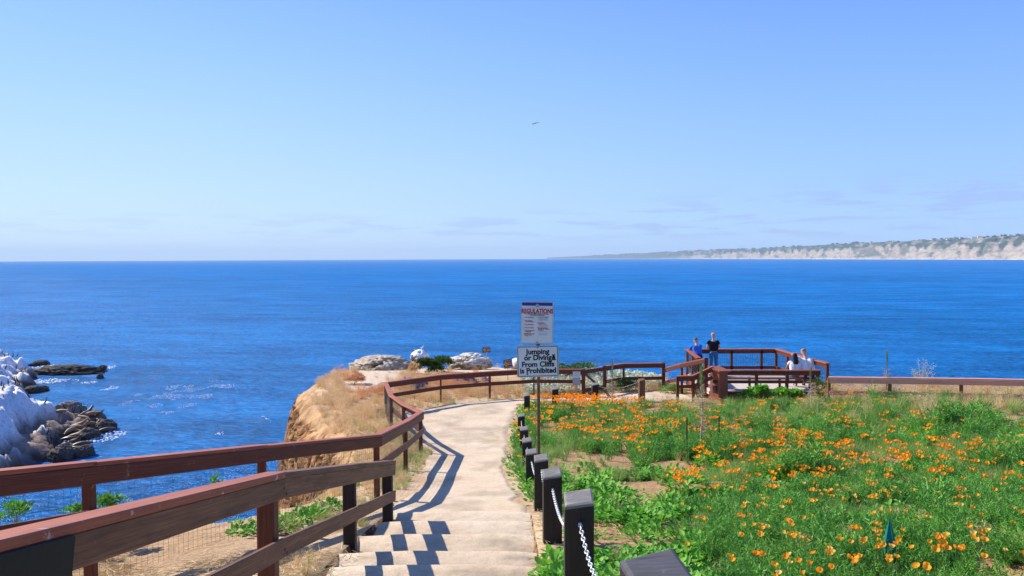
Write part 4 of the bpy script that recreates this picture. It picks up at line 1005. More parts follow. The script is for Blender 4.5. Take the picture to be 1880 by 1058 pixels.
def on_shore(px, py):
    d = ray(px, py)
    for Y in np.arange(50, 170, .1):
        x, z = d.x/d.y*Y, d.z/d.y*Y; s_ = max(shore_z(x, Y), SEA)
        if z < s_: return Vector((x, Y, s_))
    return Vector((x, Y, s_))
lp_ = [(155, 778, 'b'), (146, 786, 'b'), (163, 785, 'b'), (137, 793, 'b'), (152, 793, 'b'), (131, 800, 'b'), (145, 799, 'b'), (170, 792, 'a'), (180, 787, 'a'), (186, 780, 'a'), (176, 775, 'a'), (168, 769, 'b'), (126, 812, 'a'), (138, 817, 'a'), (150, 822, 'a'),
    (120, 822, 'b'), (133, 828, 'a'), (146, 831, 'a'), (115, 832, 'a'), (158, 770, 'a'), (195, 795, 'a'), (128, 838, 'a'), (140, 806, 'b'), (112, 772, 'b')]
for i, (px, py, t_) in enumerate(lp_):
    p = on_shore(px, py); me = (LM if t_ == 'a' else LM2)[i % 3]
    o = bpy.data.objects.new('sea_lion', me); col.objects.link(o); o.location = p+Vector((0, 0, .1)); s_ = random.uniform(.85, 1.15); o.scale = (s_,)*3; o.rotation_euler = (random.uniform(-.1, .1), 0, random.choice([0, .3, -.4, .15, 2.9, 3.3, 1.2]))
    tag(o, ('light tan' if t_ == 'b' else 'dark brown')+' sea lion lying among the others on the low dark ledge by the water', 'sea lion', 'tan sea lions on the ledge' if t_ == 'b' else 'dark sea lions on the ledge')
M['bird_black'] = mat_simple('black_feathers', (.012, .012, .015), .5, .2, 9, 0); M['bird_white'] = mat_simple('white_feathers', (.8, .8, .8), .6, .05, 9, 0)
def bird_mesh(kind):
    if kind == 'corm': ch = [[((-.22, 0, .12), .025), ((-.08, 0, .25), .075), ((.04, 0, .42), .08), ((.09, 0, .56), .04), ((.06, 0, .68), .03), ((.12, 0, .76), .035), ((.24, 0, .78), .01)], [((-.08, 0, .25), .07), ((.0, .04, .0), .02)], [((-.08, 0, .25), .07), ((.0, -.04, .0), .02)]]
    elif kind == 'gull': ch = [[((-.30, 0, .24), .02), ((-.12, 0, .25), .06), ((.06, 0, .28), .085), ((.14, 0, .38), .05), ((.18, 0, .46), .048), ((.27, 0, .45), .012)], [((-.12, 0, .25), .06), ((.0, .04, 0), .012)], [((-.12, 0, .25), .06), ((.0, -.04, 0), .012)]]
    V, E, Rr = chainskin(ch); return skin_mesh(kind, V, E, Rr, None, None, 1, vox=.014)
CMm = bird_mesh('corm'); CMm.materials.append(M['bird_black']); GMm = bird_mesh('gull'); GMm.materials.append(M['bird_white'])
cpos = [(8, 656), (16, 655), (24, 657), (33, 655), (11, 682), (30, 681), (40, 683), (47, 683), (32, 705), (28, 708), (15, 707), (3, 712), (6, 718), (133, 756), (136, 760), (141, 757), (148, 762), (149, 768), (177, 768), (117, 751), (123, 753), (84, 752), (88, 806), (94, 812), (98, 818), (90, 826), (5, 652), (36, 707), (100, 830), (104, 812)]
for i, (px, py) in enumerate(cpos):
    p = on_shore(px, py); o = bpy.data.objects.new('cormorant', CMm); col.objects.link(o); o.location = p-Vector((0, 0, .02)); o.rotation_euler = (0, 0, random.uniform(0, 6.28)); s_ = random.uniform(.9, 1.25); o.scale = (s_,)*3
    tag(o, 'black cormorant standing on the guano whitened rocks at the left', 'bird', 'cormorants on the white rocks')
def rayhit(ob, x, y):
    dg = bpy.context.evaluated_depsgraph_get(); hit = ob.ray_cast(ob.matrix_world.inverted()@Vector((x, y, 5)), Vector((0, 0, -1))); return ob.matrix_world@hit[1] if hit[0] else None
bpy.context.view_layer.update()
wr_ = [o for o in bpy.data.objects if o.get('label', '').startswith('round white rock')][0]
for i, (px, rz_, lb) in enumerate([(764, 2.8, 'white gull on top of the round white rock, left one'), (775, .4, 'white gull on top of the round white rock, right one')]):
    X_ = P(px, 650, 41.6).x; q = rayhit(wr_, X_, 41.62); o = bpy.data.objects.new('gull', GMm); col.objects.link(o); o.location = (q if q else Vector((X_, 41.6, -4.9)))-Vector((0, 0, .01)); o.scale = (.42,)*3; o.rotation_euler = (0, 0, rz_); tag(o, lb, 'bird')
def flying(loc, rz, label, dark, roll=0., sc_=1.):
    r = empty('gull', loc, rz); r.rotation_euler = (0, roll, rz); r.scale = (sc_,)*3; tag(r, label, 'bird')
    V, E, Rr = chainskin([[((0, -.25, 0), .02), ((0, -.1, 0), .06), ((0, .08, 0), .075), ((0, .2, .02), .04), ((0, .26, .02), .035), ((0, .33, .01), .01)]]); link('body', skin_mesh('body', V, E, Rr, None, None, 1), M['bird_white'], r)
    for s_ in (-1, 1):
        mb = MB(); pts = [(.04, .08, -.10), (.30, .17, -.05), (.58, .10, -.09), (.80, -.10, -.13)]; z_ = (.0, .12, .06, -.10)
        vs = []
        for (x, a, b), zz in zip(pts, z_): vs += [(x*s_, a, zz+.008), (x*s_, b if x < .7 else a-.03, zz+.002), (x*s_, (a+b)/2, zz-.008)]
        fs = []
        for q in range(3):
            for e_ in range(3): fs.append((3*q+e_, 3*q+(e_+1) % 3, 3*q+3+(e_+1) % 3, 3*q+3+e_))
        mb.add(vs, fs+[(0, 1, 2), (9, 10, 11)]); mb.build('wing', M['gullwing'] if dark else M['bird_white'], r)
M['gullwing'] = mat_simple('grey_gull_wing', (.10, .11, .13), .6, .1, 9, 0)
p = P(983, 227, 110); flying(p, R(55), 'gull gliding alone high in the blue sky', True, R(-18), 1.1)
p = WP(489, 769, 1.2); flying(p, R(30), 'white gull flying low over the water left of the headland', False, R(35), .9)

# ------------------------------------------------------------------ foam and kelp slicks on the sea
k = NT('sea_foam'); k.base(k.ramp(k.noise(k.wpos(), 2.5, 5, .7), [(.3, (.32, .5, .7, 1)), (.6, (.8, .86, .92, 1))])); k.rough(.7, .2); M['foam'] = k.m
def foam(name, label, px, py, wpx, hpx, dens, seed, cell=.28, skip=.25):
    c = WP(px, py); kk = c.y/F; hw = wpx*kk/2; hd_ = abs(WP(px, py-hpx/2).y-WP(px, py+hpx/2).y)/2
    nx_ = int(2*hw/cell)+1; ny_ = int(2*hd_/(cell*2))+1; V = []; Fc = []
    for i in range(nx_):
        for j in range(ny_):
            x = -hw+i*cell; y = -hd_+j*cell*2; e_ = (x/hw)**2+(y/hd_)**2
            if e_ > 1: continue
            nn = float(fbm(x*.45+seed, y*.30, 4, seed)); 
            if nn < 1-dens*.62-(1-e_)*.12 or random.random() < skip: continue
            w_ = cell*random.uniform(.35, .75); d2 = cell*random.uniform(.6, 1.3); x0 = c.x+x+random.uniform(-.1, .1); y0 = c.y+y+random.uniform(-.2, .2); n = len(V)
            for q in range(6): a = q*math.pi/3+random.random()*.5; V.append((x0+w_*math.cos(a)*random.uniform(.6, 1), y0+d2*math.sin(a)*random.uniform(.6, 1), SEA+.05+random.uniform(0, .02)))
            V.append((x0, y0, SEA+.12)); 
            for q in range(6): Fc.append((n+q, n+(q+1) % 6, n+6))
    if not Fc: print('EMPTY FOAM', name); return
    me = bpy.data.meshes.new(name); me.from_pydata(V, [], Fc); me.update(); tag(link(name, me, M['foam']), label, 'foam', kind='stuff')
foam('foam', 'white surf at the right tip of the dark reef', 190, 676, 52, 9, .97, 1)
foam('foam', 'thin white surf between the reef and the white shore', 62, 678, 56, 16, .86, 2)
foam('foam', 'white wash line in the water below the reef', 100, 700, 110, 10, .80, 3)
foam('foam', 'short white streak of foam below the lone small rock', 161, 703, 36, 4, .92, 4)
foam('foam', 'white surf around the tip of the sea lion ledge', 196, 803, 54, 22, .95, 5)
foam('foam', 'small round patch of white foam in open water', 405, 797, 20, 8, .98, 6, .2)
foam('foam', 'pale drifting foam streaks on the blue water left of the headland', 320, 730, 170, 70, .64, 7, .13, .62)
foam('foam', 'faint foam patch under the white cliff', 58, 738, 20, 7, .9, 9)
foam('foam', 'faint pale foam line near the reef', 185, 714, 60, 8, .76, 12)

# ------------------------------------------------------------------ far coast
cpx = np.array([(2350, 3000, 390, .70), (2100, 3500, 410, .66), (1880, 4200, 428, .64), (1800, 4550, 432, .62), (1700, 5100, 438, .66), (1600, 5800, 443, .72), (1500, 6700, 449, .72), (1400, 8000, 455.5, .66), (1300, 9600, 459, .5), (1200, 11500, 464.2, .25), (1110, 13400, 468.6, .2), (1050, 15200, 471.2, .1), (1005, 15800, 473.2, .1)])
nU = 520; tU = np.linspace(0, 1, nU); ti = np.linspace(0, 1, len(cpx))
lenw = np.interp(tU, [0, .35, 1], [0, .52, 1]); U = lenw
pxs, Ys, rows_, cfrac = [np.interp(U, ti, cpx[:, i]) for i in range(4)]
cx_ = (pxs-940)/F*Ys; lh = 478-.00444*pxs; topz_c = (lh-rows_)/F*Ys
dirs = np.stack([cx_, Ys], -1); dirs /= np.linalg.norm(dirs, axis=1)[:, None]
nV = 70; sV = np.concatenate([[-60, 0, 12, 25], np.linspace(35, 260, 40), np.linspace(275, 1600, 26)]); nV = len(sV)
g1 = fbm(U*60, U*0+3, 5, 90); sarc = np.concatenate([[0], np.cumsum(np.hypot(np.diff(cx_), np.diff(Ys)))])
Xc = np.zeros((nV, nU)); Yc = np.zeros((nV, nU)); Zc = np.zeros((nV, nU)); Cc = np.zeros((nV, nU, 3))
gul = np.abs(fbm(sarc/420, sarc*0, 4, 91)*2-1)                    # big valleys
for j, s_ in enumerate(sV):
    gg = fbm(sarc/55+s_/260, np.full(nU, s_/150), 5, 92); rg = np.abs(gg*2-1)
    off = s_+(fbm(sarc/300, sarc*0+2, 3, 95)-.5)*160*(s_ > -10)
    Xc[j] = cx_+dirs[:, 0]*off; Yc[j] = Ys+dirs[:, 1]*off
    ht = topz_c-SEA; cf_ = cfrac*(.72+.5*fbm(sarc/260, sarc*0+9, 4, 94)); cliff = ht*cf_
    t_ = np.clip((s_-35)/(90+gul*140), 0, 1)
    face = cliff*(t_**.8)*(1-.35*np.clip(rg*1.4, 0, 1)*np.sin(np.pi*np.clip(t_*.8+.1, 0, 1)))
    back = (ht-cliff)*sstep(120, 620, s_+g1*150)
    Zc[j] = SEA+(-4 if s_ < 0 else (2 if s_ > 10 else 0))+face+back+(fbm(sarc/90, np.full(nU, s_/90), 4, 96)-.5)*14*np.clip(t_, 0, 1)*(s_ > 60)
    grn = sstep(.82, 1.0, t_+(gg-.5)*.9); stripe = (np.sin(Zc[j]/5+gg*3)*.5+.5)[:, None]
    rk = .52*lin(220, 203, 182)*(1-.22*stripe)+lin(190, 170, 150)*.12*stripe
    rk = rk*(1-.5*sstep(.25, .8, rg)[:, None]); g_ = lin(66, 82, 66)*(1-.3*(gg[:, None])); veg_ = sstep(.55, .66, fbm(sarc/120+7, np.full(nU, s_/80), 4, 97))*.85  # green dulled, distance haze painted into the colour
    f_ = np.clip(np.maximum(grn, veg_*sstep(40, 60, s_)*(1-.3*t_)), 0, 1); f_ = np.maximum(f_, sstep(9600, 11500, Ys)*.85); Cc[j] = rk*(1-f_[:, None])+g_*f_[:, None]
    if 0 <= s_ < 30: Cc[j] = lin(235, 228, 215)
k = NT('coast_cliffs'); a = k.attr('tone').outputs['Color']; nn = k.noise(k.maps(k.wpos(), (1, 1, 2.6)), .022, 6, .7, 1.0)
k.base(k.mix(1., a, k.ramp(nn, [(.36, (.45, .48, .55)), (.5, (.95, .95, .95)), (.65, (1.2, 1.18, 1.12))]), 'MULTIPLY')); k.rough(.95, .05); M['coast'] = k.m
o = np_mesh('hills', np.stack([Xc, Yc, Zc], -1).reshape(-1, 3), grid_faces(nU, nV)[:, ::-1], M['coast'], cols=Cc.reshape(-1, 3)); tag(o, kind='structure')
# trees and houses along the ridge
M['fartree'] = mat_simple('far_tree_green', (.05, .07, .055), .9, .3, .05, 0, spec=.05)  # tree green greyed to paint in some haze
V0, F0 = ico(1); Vt = []; Ft = []; nt_ = 0
for i in range(650):
    u = random.uniform(.06, .82); iu = int(u*(nU-1)); 
    if fbm(np.array([sarc[iu]/260]), np.array([4.]), 3, 99)[0] < .42: continue
    j = random.choice(range(nV-17, nV-5)) if random.random() < .75 else random.choice(range(nV-26, nV-17)); s_ = random.uniform(6, 13)*(1.0 if Ys[iu] < 6000 else 1.25)
    c_ = np.array([Xc[j, iu], Yc[j, iu], Zc[j, iu]+s_*.3]); Vt.append(V0*np.array([s_*1.3, s_*1.3, s_*.75])*(1+.25*(RNG.random(len(V0))[:, None]-.5))+c_+RNG.normal(0, 10, 3)*np.array([1, 1, 0])); Ft.append(F0+nt_); nt_ += len(V0)
o = np_mesh('woodland', np.concatenate(Vt), np.concatenate(Ft), M['fartree']); tag(o, 'dark tree clumps along the ridge of the far coast', 'woodland', kind='stuff')
M['housewall'] = mat_simple('white_far_wall', (.72, .70, .66), .8, .1, .05, 0); M['houseroof'] = mat_simple('grey_far_roof', (.32, .27, .25), .8, .1, .05, 0)
hpx_ = [(1740, 440), (1752, 439), (1763, 438.5), (1775, 437.5), (1786, 438.5), (1797, 437), (1853, 433.5), (1866, 432), (1876, 433), (1640, 444), (1838, 434.5), (1712, 441.5), (1600, 446), (1560, 448.5)]
for i, (px, py) in enumerate(hpx_):
    iu = int(np.argmin(abs(pxs-px))); d_x = ray(px, py); best = None
    for j in range(nV):
        rr_ = 474+55-0; 
        zr = d_x.z/d_x.y*Yc[j, iu]
        if Zc[j, iu] > zr: best = j; break
    j = best if best is not None else nV-14
    x, y, z = Xc[j, iu], Yc[j, iu], Zc[j, iu]; w_ = random.uniform(16, 30); hh_ = random.uniform(6, 9); r = empty('house', (x, y, z-2), random.uniform(-.4, .6)); tag(r, 'pale house on the far hillside above the sea cliffs', 'house', 'houses on the far hill')
    mb = MB(); mb.box((0, 0, hh_/2), (w_, 12, hh_+2)); mb.build('wall', M['housewall'], r)
    mb = MB(); mb.add([(-w_/2-1, -7, hh_+1), (w_/2+1, -7, hh_+1), (w_/2+1, 7, hh_+1), (-w_/2-1, 7, hh_+1), (-w_/2+3, 0, hh_+3.5), (w_/2-3, 0, hh_+3.5)], [(0, 1, 5, 4), (1, 2, 5), (2, 3, 4, 5), (3, 0, 4), (3, 2, 1, 0)]); mb.build('roof', M['houseroof'], r)
# ------------------------------------------------------------------ vegetation
M['feather'] = mat_leaf('poppy_leaf', srgb(40, 104, 40), srgb(134, 192, 80), .3)
M['weed'] = mat_leaf('weed_leaf', srgb(62, 132, 30), srgb(138, 198, 70), .35)
M['grassg'] = mat_leaf('green_grass', srgb(90, 140, 56), srgb(170, 196, 112), .35)
M['dry'] = mat_leaf('dry_grass', srgb(196, 158, 108), srgb(238, 212, 168), .3)
M['dry_orange'] = mat_leaf('rusty_dry_grass', srgb(190, 128, 80), srgb(232, 184, 134), .3)
M['straw'] = mat_leaf('straw', srgb(176, 152, 104), srgb(226, 206, 160), .1)
M['petal'] = mat_leaf('orange_petal', (.97, .32, .010, 1), (1.0, .50, .035, 1), .45, hue_noise=.9)
M['petal_pale'] = mat_leaf('pale_yellow_petal', (.92, .55, .08, 1), (.95, .68, .2, 1), .4)
M['purple'] = mat_leaf('purple_petal', srgb(110, 80, 180), srgb(165, 135, 225), .3)
M['shrubleaf'] = mat_leaf('shrub_leaf', srgb(44, 72, 26), srgb(104, 136, 48), .25)
M['palelf'] = mat_leaf('pale_ice_plant', srgb(140, 156, 120), srgb(226, 232, 214), .2, hue_noise=4)
M['needle'] = mat_leaf('pine_needles', srgb(96, 122, 66), srgb(150, 172, 104), .2)
M['twig'] = mat_simple('dry_twig', (.22, .16, .12), .8, .25, 30, 0); M['bark'] = mat_simple('pale_thin_bark', (.42, .36, .31), .8, .25, 20, .2)
M['stem'] = mat_simple('green_stem', (.12, .2, .05), .6, .2, 20, 0)
def tri(vs, fs, a, b, c): n = len(vs); vs += [a, b, c]; fs.append((n, n+1, n+2))
def mesh_of(name, vs, fs, mat):
    me = bpy.data.meshes.new(name); me.from_pydata([tuple(v) for v in vs], [], fs); me.update(); me.materials.append(mat); return me
def U(a, b): return random.uniform(a, b)
def blade(vs, fs, base, d, L, wdt, bend=.3, seg=3):
    """curved tapering blade"""
    d = Vector(d).normalized(); s = d.cross(Vector((U(-1, 1), U(-1, 1), U(-.2, .2)))).normalized(); p = Vector(base); n0 = len(vs)
    for i in range(seg+1):
        w_ = wdt*(1-i/seg)**.7
        if i < seg: vs += [p-s*w_, p+s*w_]
        else: vs.append(p)
        d = (d+Vector((d.x*bend, d.y*bend, -bend*.6))/seg).normalized(); p = p+d*(L/seg)
    for i in range(seg-1): a = n0+2*i; fs.append((a, a+1, a+3, a+2))
    a = n0+2*(seg-1); fs.append((a, a+1, a+2))
def leaf(vs, fs, p, d, L, W, fold=.3):
    d = Vector(d).normalized(); s = d.cross(Vector((U(-.3, .3), U(-.3, .3), 1))).normalized(); u = s.cross(d); n = len(vs); p = Vector(p)
    vs += [p, p+d*L*.35+s*W*.5+u*W*fold*.4, p+d*L*.75+s*W*.42+u*W*fold*.2, p+d*L, p+d*L*.75-s*W*.42+u*W*fold*.2, p+d*L*.35-s*W*.5+u*W*fold*.4, p+d*L*.5-u*W*.05]
    for i in range(6): fs.append((n+i, n+(i+1) % 6, n+6))
def feather_tuft(sd, stems=11, lf=17):
    random.seed(sd); vs = []; fs = []
    for i in range(stems):
        a = U(0, 6.28); tl = U(.1, .75); d = Vector((math.cos(a)*tl, math.sin(a)*tl, 1)).normalized(); L = U(.16, .32); p = Vector((U(-.05, .05), U(-.05, .05), 0))
        for j in range(lf):
            t = (j+1)/lf; q = p+d*L*t; r_ = L*.34*(1-.5*t); dd = (d*.8+Vector((U(-1, 1), U(-1, 1), U(-.4, .7)))).normalized()
            blade(vs, fs, q, dd, r_*U(.6, 1.2), .0050, .3, 2)
    return mesh_of('feathery_tuft', vs, fs, M['feather'])
def weed_tuft(sd, n=26, hgt=.12, sz=.06, mat='weed'):
    random.seed(sd); vs = []; fs = []
    for i in range(n):
        a = U(0, 6.28); r_ = U(0, .14); p = Vector((math.cos(a)*r_, math.sin(a)*r_, U(.02, hgt)*(1-r_*3))); d = Vector((math.cos(a), math.sin(a), U(-.1, .9)))
        leaf(vs, fs, p, d, sz*U(.7, 1.3), sz*U(.5, .8))
    return mesh_of('weed_tuft', vs, fs, M[mat])
def grass_tuft(sd, n, h0_, h1_, mat, wdt=.0035, spread=.45, r0=.07):
    random.seed(sd); vs = []; fs = []
    for i in range(n):
        a = U(0, 6.28); r_ = U(0, r0); d = (math.cos(a)*U(0, spread), math.sin(a)*U(0, spread), 1); blade(vs, fs, (math.cos(a)*r_, math.sin(a)*r_, 0), d, U(h0_, h1_), wdt, .4, 3)
        if mat in ('dry', 'dry_orange') and i % 2 == 0:
            q = Vector(d).normalized()*h1_*.75+Vector((0, 0, 0))
            for e_ in range(4): blade(vs, fs, q+Vector((U(-.03, .03), U(-.03, .03), U(-.03, .05))), (U(-1, 1), U(-1, 1), U(0, 1)), .03, .004, .1, 1)
    return mesh_of('grass_tuft', vs, fs, M[mat])
def straw_tuft(sd):
    random.seed(sd); vs = []; fs = []
    for i in range(26):
        a = U(0, 6.28); p = Vector((U(-.16, .16), U(-.16, .16), U(.004, .03))); blade(vs, fs, p, (math.cos(a), math.sin(a), U(-.05, .25)), U(.05, .16), .0028, .1, 2)
    return mesh_of('straw', vs, fs, M['straw'])
def scatter(name, label, meshes, pts, scl, tilt=.15, colname=None):
    """many small plants nobody could count: points that carry one of several tufts"""
    if len(pts) == 0: return
    c_ = bpy.data.collections.new(name+'_kinds')
    for i, m_ in enumerate(meshes): c_.objects.link(bpy.data.objects.new('%s_kind_%d' % (name, i), m_))
    pts = np.asarray(pts, np.float32); n = len(pts)
    me = bpy.data.meshes.new(name); me.vertices.add(n); me.vertices.foreach_set('co', pts.ravel())
    a = me.attributes.new('rot', 'FLOAT_VECTOR', 'POINT'); rt = np.stack([RNG.normal(0, tilt, n), RNG.normal(0, tilt, n), RNG.uniform(0, 6.28, n)], -1).astype(np.float32); a.data.foreach_set('vector', rt.ravel())
    a = me.attributes.new('scl', 'FLOAT', 'POINT'); a.data.foreach_set('value', np.asarray(scl, np.float32))
    a = me.attributes.new('idx', 'INT', 'POINT'); a.data.foreach_set('value', RNG.integers(0, len(meshes), n).astype(np.int32))
    o = bpy.data.objects.new(name, me); col.objects.link(o); tag(o, label, colname or 'plants', kind='stuff')
    g = bpy.data.node_groups.new(name, 'GeometryNodeTree'); g.interface.new_socket('Geometry', in_out='INPUT', socket_type='NodeSocketGeometry'); g.interface.new_socket('Geometry', in_out='OUTPUT', socket_type='NodeSocketGeometry')
    N = g.nodes; gi = N.new('NodeGroupInput'); go = N.new('NodeGroupOutput'); ip = N.new('GeometryNodeInstanceOnPoints'); ci = N.new('GeometryNodeCollectionInfo')
    ci.inputs['Collection'].default_value = c_; ci.inputs['Separate Children'].default_value = True; ci.inputs['Reset Children'].default_value = True
    def na(nm, ty): q = N.new('GeometryNodeInputNamedAttribute'); q.data_type = ty; q.inputs['Name'].default_value = nm; return q.outputs['Attribute']
    er = N.new('FunctionNodeEulerToRotation'); g.links.new(na('rot', 'FLOAT_VECTOR'), er.inputs[0])
    g.links.new(gi.outputs[0], ip.inputs['Points']); g.links.new(ci.outputs[0], ip.inputs['Instance']); ip.inputs['Pick Instance'].default_value = True
    g.links.new(na('idx', 'INT'), ip.inputs['Instance Index']); g.links.new(er.outputs[0], ip.inputs['Rotation']); g.links.new(na('scl', 'FLOAT'), ip.inputs['Scale']); g.links.new(ip.outputs[0], go.inputs[0])
    o.modifiers.new('scatter', 'NODES').node_group = g
    print('SCATTER', name, n)
CMI = np.array(CM.inverted())
def proj(X, Y, Z):
    p = CMI[:3, :3]@np.stack([X, Y, Z]); return 940+F*p[0]/-p[2], 529-F*p[1]/-p[2]
def pathR(Y): return np.interp(Y, Rt[:, 1], Rt[:, 0])
def pathL(Y): return np.interp(Y, L[:9, 1], L[:9, 0])
def rand_xy(x0, x1, y0, y1, dens):
    n = int((x1-x0)*(y1-y0)*dens); return RNG.uniform(x0, x1, n), RNG.uniform(y0, y1, n)
def ell(px, py, L_):
    m_ = np.zeros(px.shape)
    for cx, cy, sx_, sy_ in L_: m_ = np.maximum(m_, 1-((px-cx)/sx_)**2-((py-cy)/sy_)**2)
    return m_
BARE = [(1085, 855, 95, 24), (1165, 895, 75, 12), (1205, 912, 50, 12), (1240, 862, 45, 14), (1140, 1005, 110, 32), (1215, 985, 40, 16), (1060, 915, 30, 10), (1160, 945, 60, 8), (1850, 765, 60, 26), (1155, 838, 20, 8), (1350, 985, 20, 8), (1010, 1000, 25, 60)]
# the bed: sample in bands of distance
BX, BY, BS = [], [], []
for (y0, y1, dn, s_) in ((1.6, 7, 125, .95), (7, 13, 90, 1.05), (13, 20, 56, 1.2), (20, 30, 36, 1.35)):
    x, y = rand_xy(-.3, y1*.68+1.2, y0, y1, dn); BX.append(x); BY.append(y); BS.append(np.full(len(x), s_))
BX, BY, BS = map(np.concatenate, (BX, BY, BS))
edge = pathR(BY)+.12+.12*(vnoise(BY*1.7, BY*0, 5)-.5)
inb = (BX > np.where(BY < 12, .62, edge)) & (BX < BY*.68+1)
inb |= (BX > .30) & (BY > 6) & (BY < 12) & (vnoise(BX*5, BY*1.3, 8) > .52) & (BX < .62)
inb |= (BY > 12) & (BX > edge)
backlim = np.where(BX < 7.2, 29.9-.0*BX, np.where(BX < 12, 29.2, 28.0)); inb &= BY < np.where(BX < 3, 29.6, backlim)
BX, BY, BS = BX[inb], BY[inb], BS[inb]
BZ = H(BX, BY); bpx, bpy_ = proj(BX, BY, BZ)
bare_m = ell(bpx, bpy_, BARE); nz1 = fbm(BX*1.2, BY*.9, 4, 100); nz2 = fbm(BX*2.6, BY*2.2, 4, 101)
keep = (bare_m < .05+.5*(nz2-.5)*2) | (RNG.random(len(BX)) < .05)
wz = (BX < .35+.19*BY+.8*(nz1-.5)) & (BY < 14.5)                              # weedy, half bare corner
keep &= ~(wz & (nz2 < .34))
BX, BY, BS, BZ, bpx, bpy_, nz1, nz2, wz = [q[keep] for q in (BX, BY, BS, BZ, bpx, bpy_, nz1, nz2, wz)]
rnd = RNG.random(len(BX))
isw = wz | (nz1 > .60) | ((BX < 3.5) & (BY > 12) & (BY < 17) & (nz2 > .45)) | ((BX < pathR(BY)+.7) & (BY > 13) & (rnd < .45))
farg = sstep(19, 24, BY)*sstep(930, 1100, bpx)*(1-.45*ell(bpx, bpy_, [(1050, 728, 80, 20)]).clip(0, 1))
isg = (rnd < farg*.45) | ((fbm(BX*.8, BY*.8, 3, 103) > .60) & (BY > 9) & ~wz)
dryz = (ell(bpx, bpy_, [(1850, 735, 110, 30), (1540, 722, 60, 12), (1265, 745, 70, 14), (1170, 735, 40, 10), (1700, 712, 140, 12)]) > 0) & (RNG.random(len(BX)) < .55)
isd = dryz | ((RNG.random(len(BX)) < .035) & (BY > 6)); isg &= ~isd; isw &= ~(isg | isd); isf = ~(isg | isd | isw)
FTt = [feather_tuft(200+i) for i in range(6)]; WT = [weed_tuft(220+i) for i in range(5)]; GT = [grass_tuft(240+i, 34, .18, .42, 'grassg') for i in range(4)]; DT = [grass_tuft(260+i, 40, .18, .48, 'dry') for i in range(4)]; ST = [straw_tuft(280+i) for i in range(3)]
def pz_(m_): return np.stack([BX[m_], BY[m_], BZ[m_]-.01], -1)
mound = (.72+.95*(nz1-.28))*(1-.35*sstep(26.5, 29, BY))*(1+.75*ell(bpx, bpy_, [(1205, 824, 70, 22), (1770, 788, 90, 24), (1560, 803, 70, 14), (1850, 870, 70, 40), (1690, 955, 90, 26), (1480, 885, 60, 14), (1330, 850, 50, 16), (1620, 745, 80, 12), (1090, 805, 40, 10)]).clip(0, 1))
scatter('poppy_foliage', 'feathery green poppy foliage filling the flower bed', FTt, pz_(isf), (BS*mound*RNG.uniform(.8, 1.35, len(BX)))[isf], .2)
scatter('weeds', 'bright green broad leaved weeds over brown soil beside the posts', WT, pz_(isw), (BS*1.1*RNG.uniform(.7, 1.35, len(BX)))[isw], .2)
scatter('green_grass', 'pale green grass at the back of the flower bed', GT, pz_(isg), (BS*.72*RNG.uniform(.6, 1.3, len(BX)))[isg], .15, 'grass')
scatter('dry_grass', 'dry straw coloured grass at the back of the bed', DT, pz_(isd), (BS*.6*RNG.uniform(.6, 1.2, len(BX)))[isd], .2, 'grass')
x, y = rand_xy(.3, 9, 2, 13, 16); z = H(x, y); a_, b_ = proj(x, y, z); m_ = (ell(a_, b_, BARE) > -.3) | ((x < .6+.15*y)); x, y, z = x[m_], y[m_], z[m_]
x2, y2 = rand_xy(-5, -1.75, 2.5, 8.2, 34); m_ = (vnoise(x2*1.5, y2*1.2, 12) > .38); x2, y2 = x2[m_], y2[m_]
scatter('straw_litter', 'loose straw and dead stalks scattered on the bare soil', ST, np.concatenate([np.stack([x, y, z], -1), np.stack([x2, y2, H(x2, y2)], -1)]), RNG.uniform(.6, 1.2, len(x)+len(x2)), .08, 'straw')
# verges left of the path and under the fences
x, y = rand_xy(-4.9, -1.7, 5.5, 30.5, 42); pl_ = pathL(y)
FX = np.array([[p.x, p.y] for p in FT[:10]]); fxx = np.interp(y, FX[:, 1], FX[:, 0])
g_ = ((np.abs(x-fxx) < .32) & (y > 9.3)) | ((x > fxx) & (x < -2.35) & (y > 9.5) & (y < 13.2) & (vnoise(x*2, y*2, 14) > .35)) | ((x > -2.45) & (x < -1.83) & (y < 10.4) & (y > 5.5) & (vnoise(x*3, y*1.5, 15) > .45)) 
g_ &= ~((x > -2.25) & (y > 10.8) & (y < 14)); x, y = x[g_], y[g_]; r_ = RNG.random(len(x)); z = H(x, y)
w_ = (r_ < .45) & (y < 15) & (x < -2.45); q_ = (r_ < .62) & ~w_; d3 = ~(w_ | q_); sc_ = RNG.uniform(.55, 1.1, len(x))
st3 = np.stack([x, y, z-.01], -1)
scatter('verge_weeds', 'green weeds under the cliff fence', WT, st3[w_], sc_[w_]*1.3, .2)
scatter('verge_grass', 'green and dry grass at the foot of the fences', GT, st3[q_], sc_[q_]*.6, .2, 'grass')
scatter('verge_dry_grass', 'dry grass at the foot of the fences', DT, st3[d3], sc_[d3]*.55, .2, 'grass')
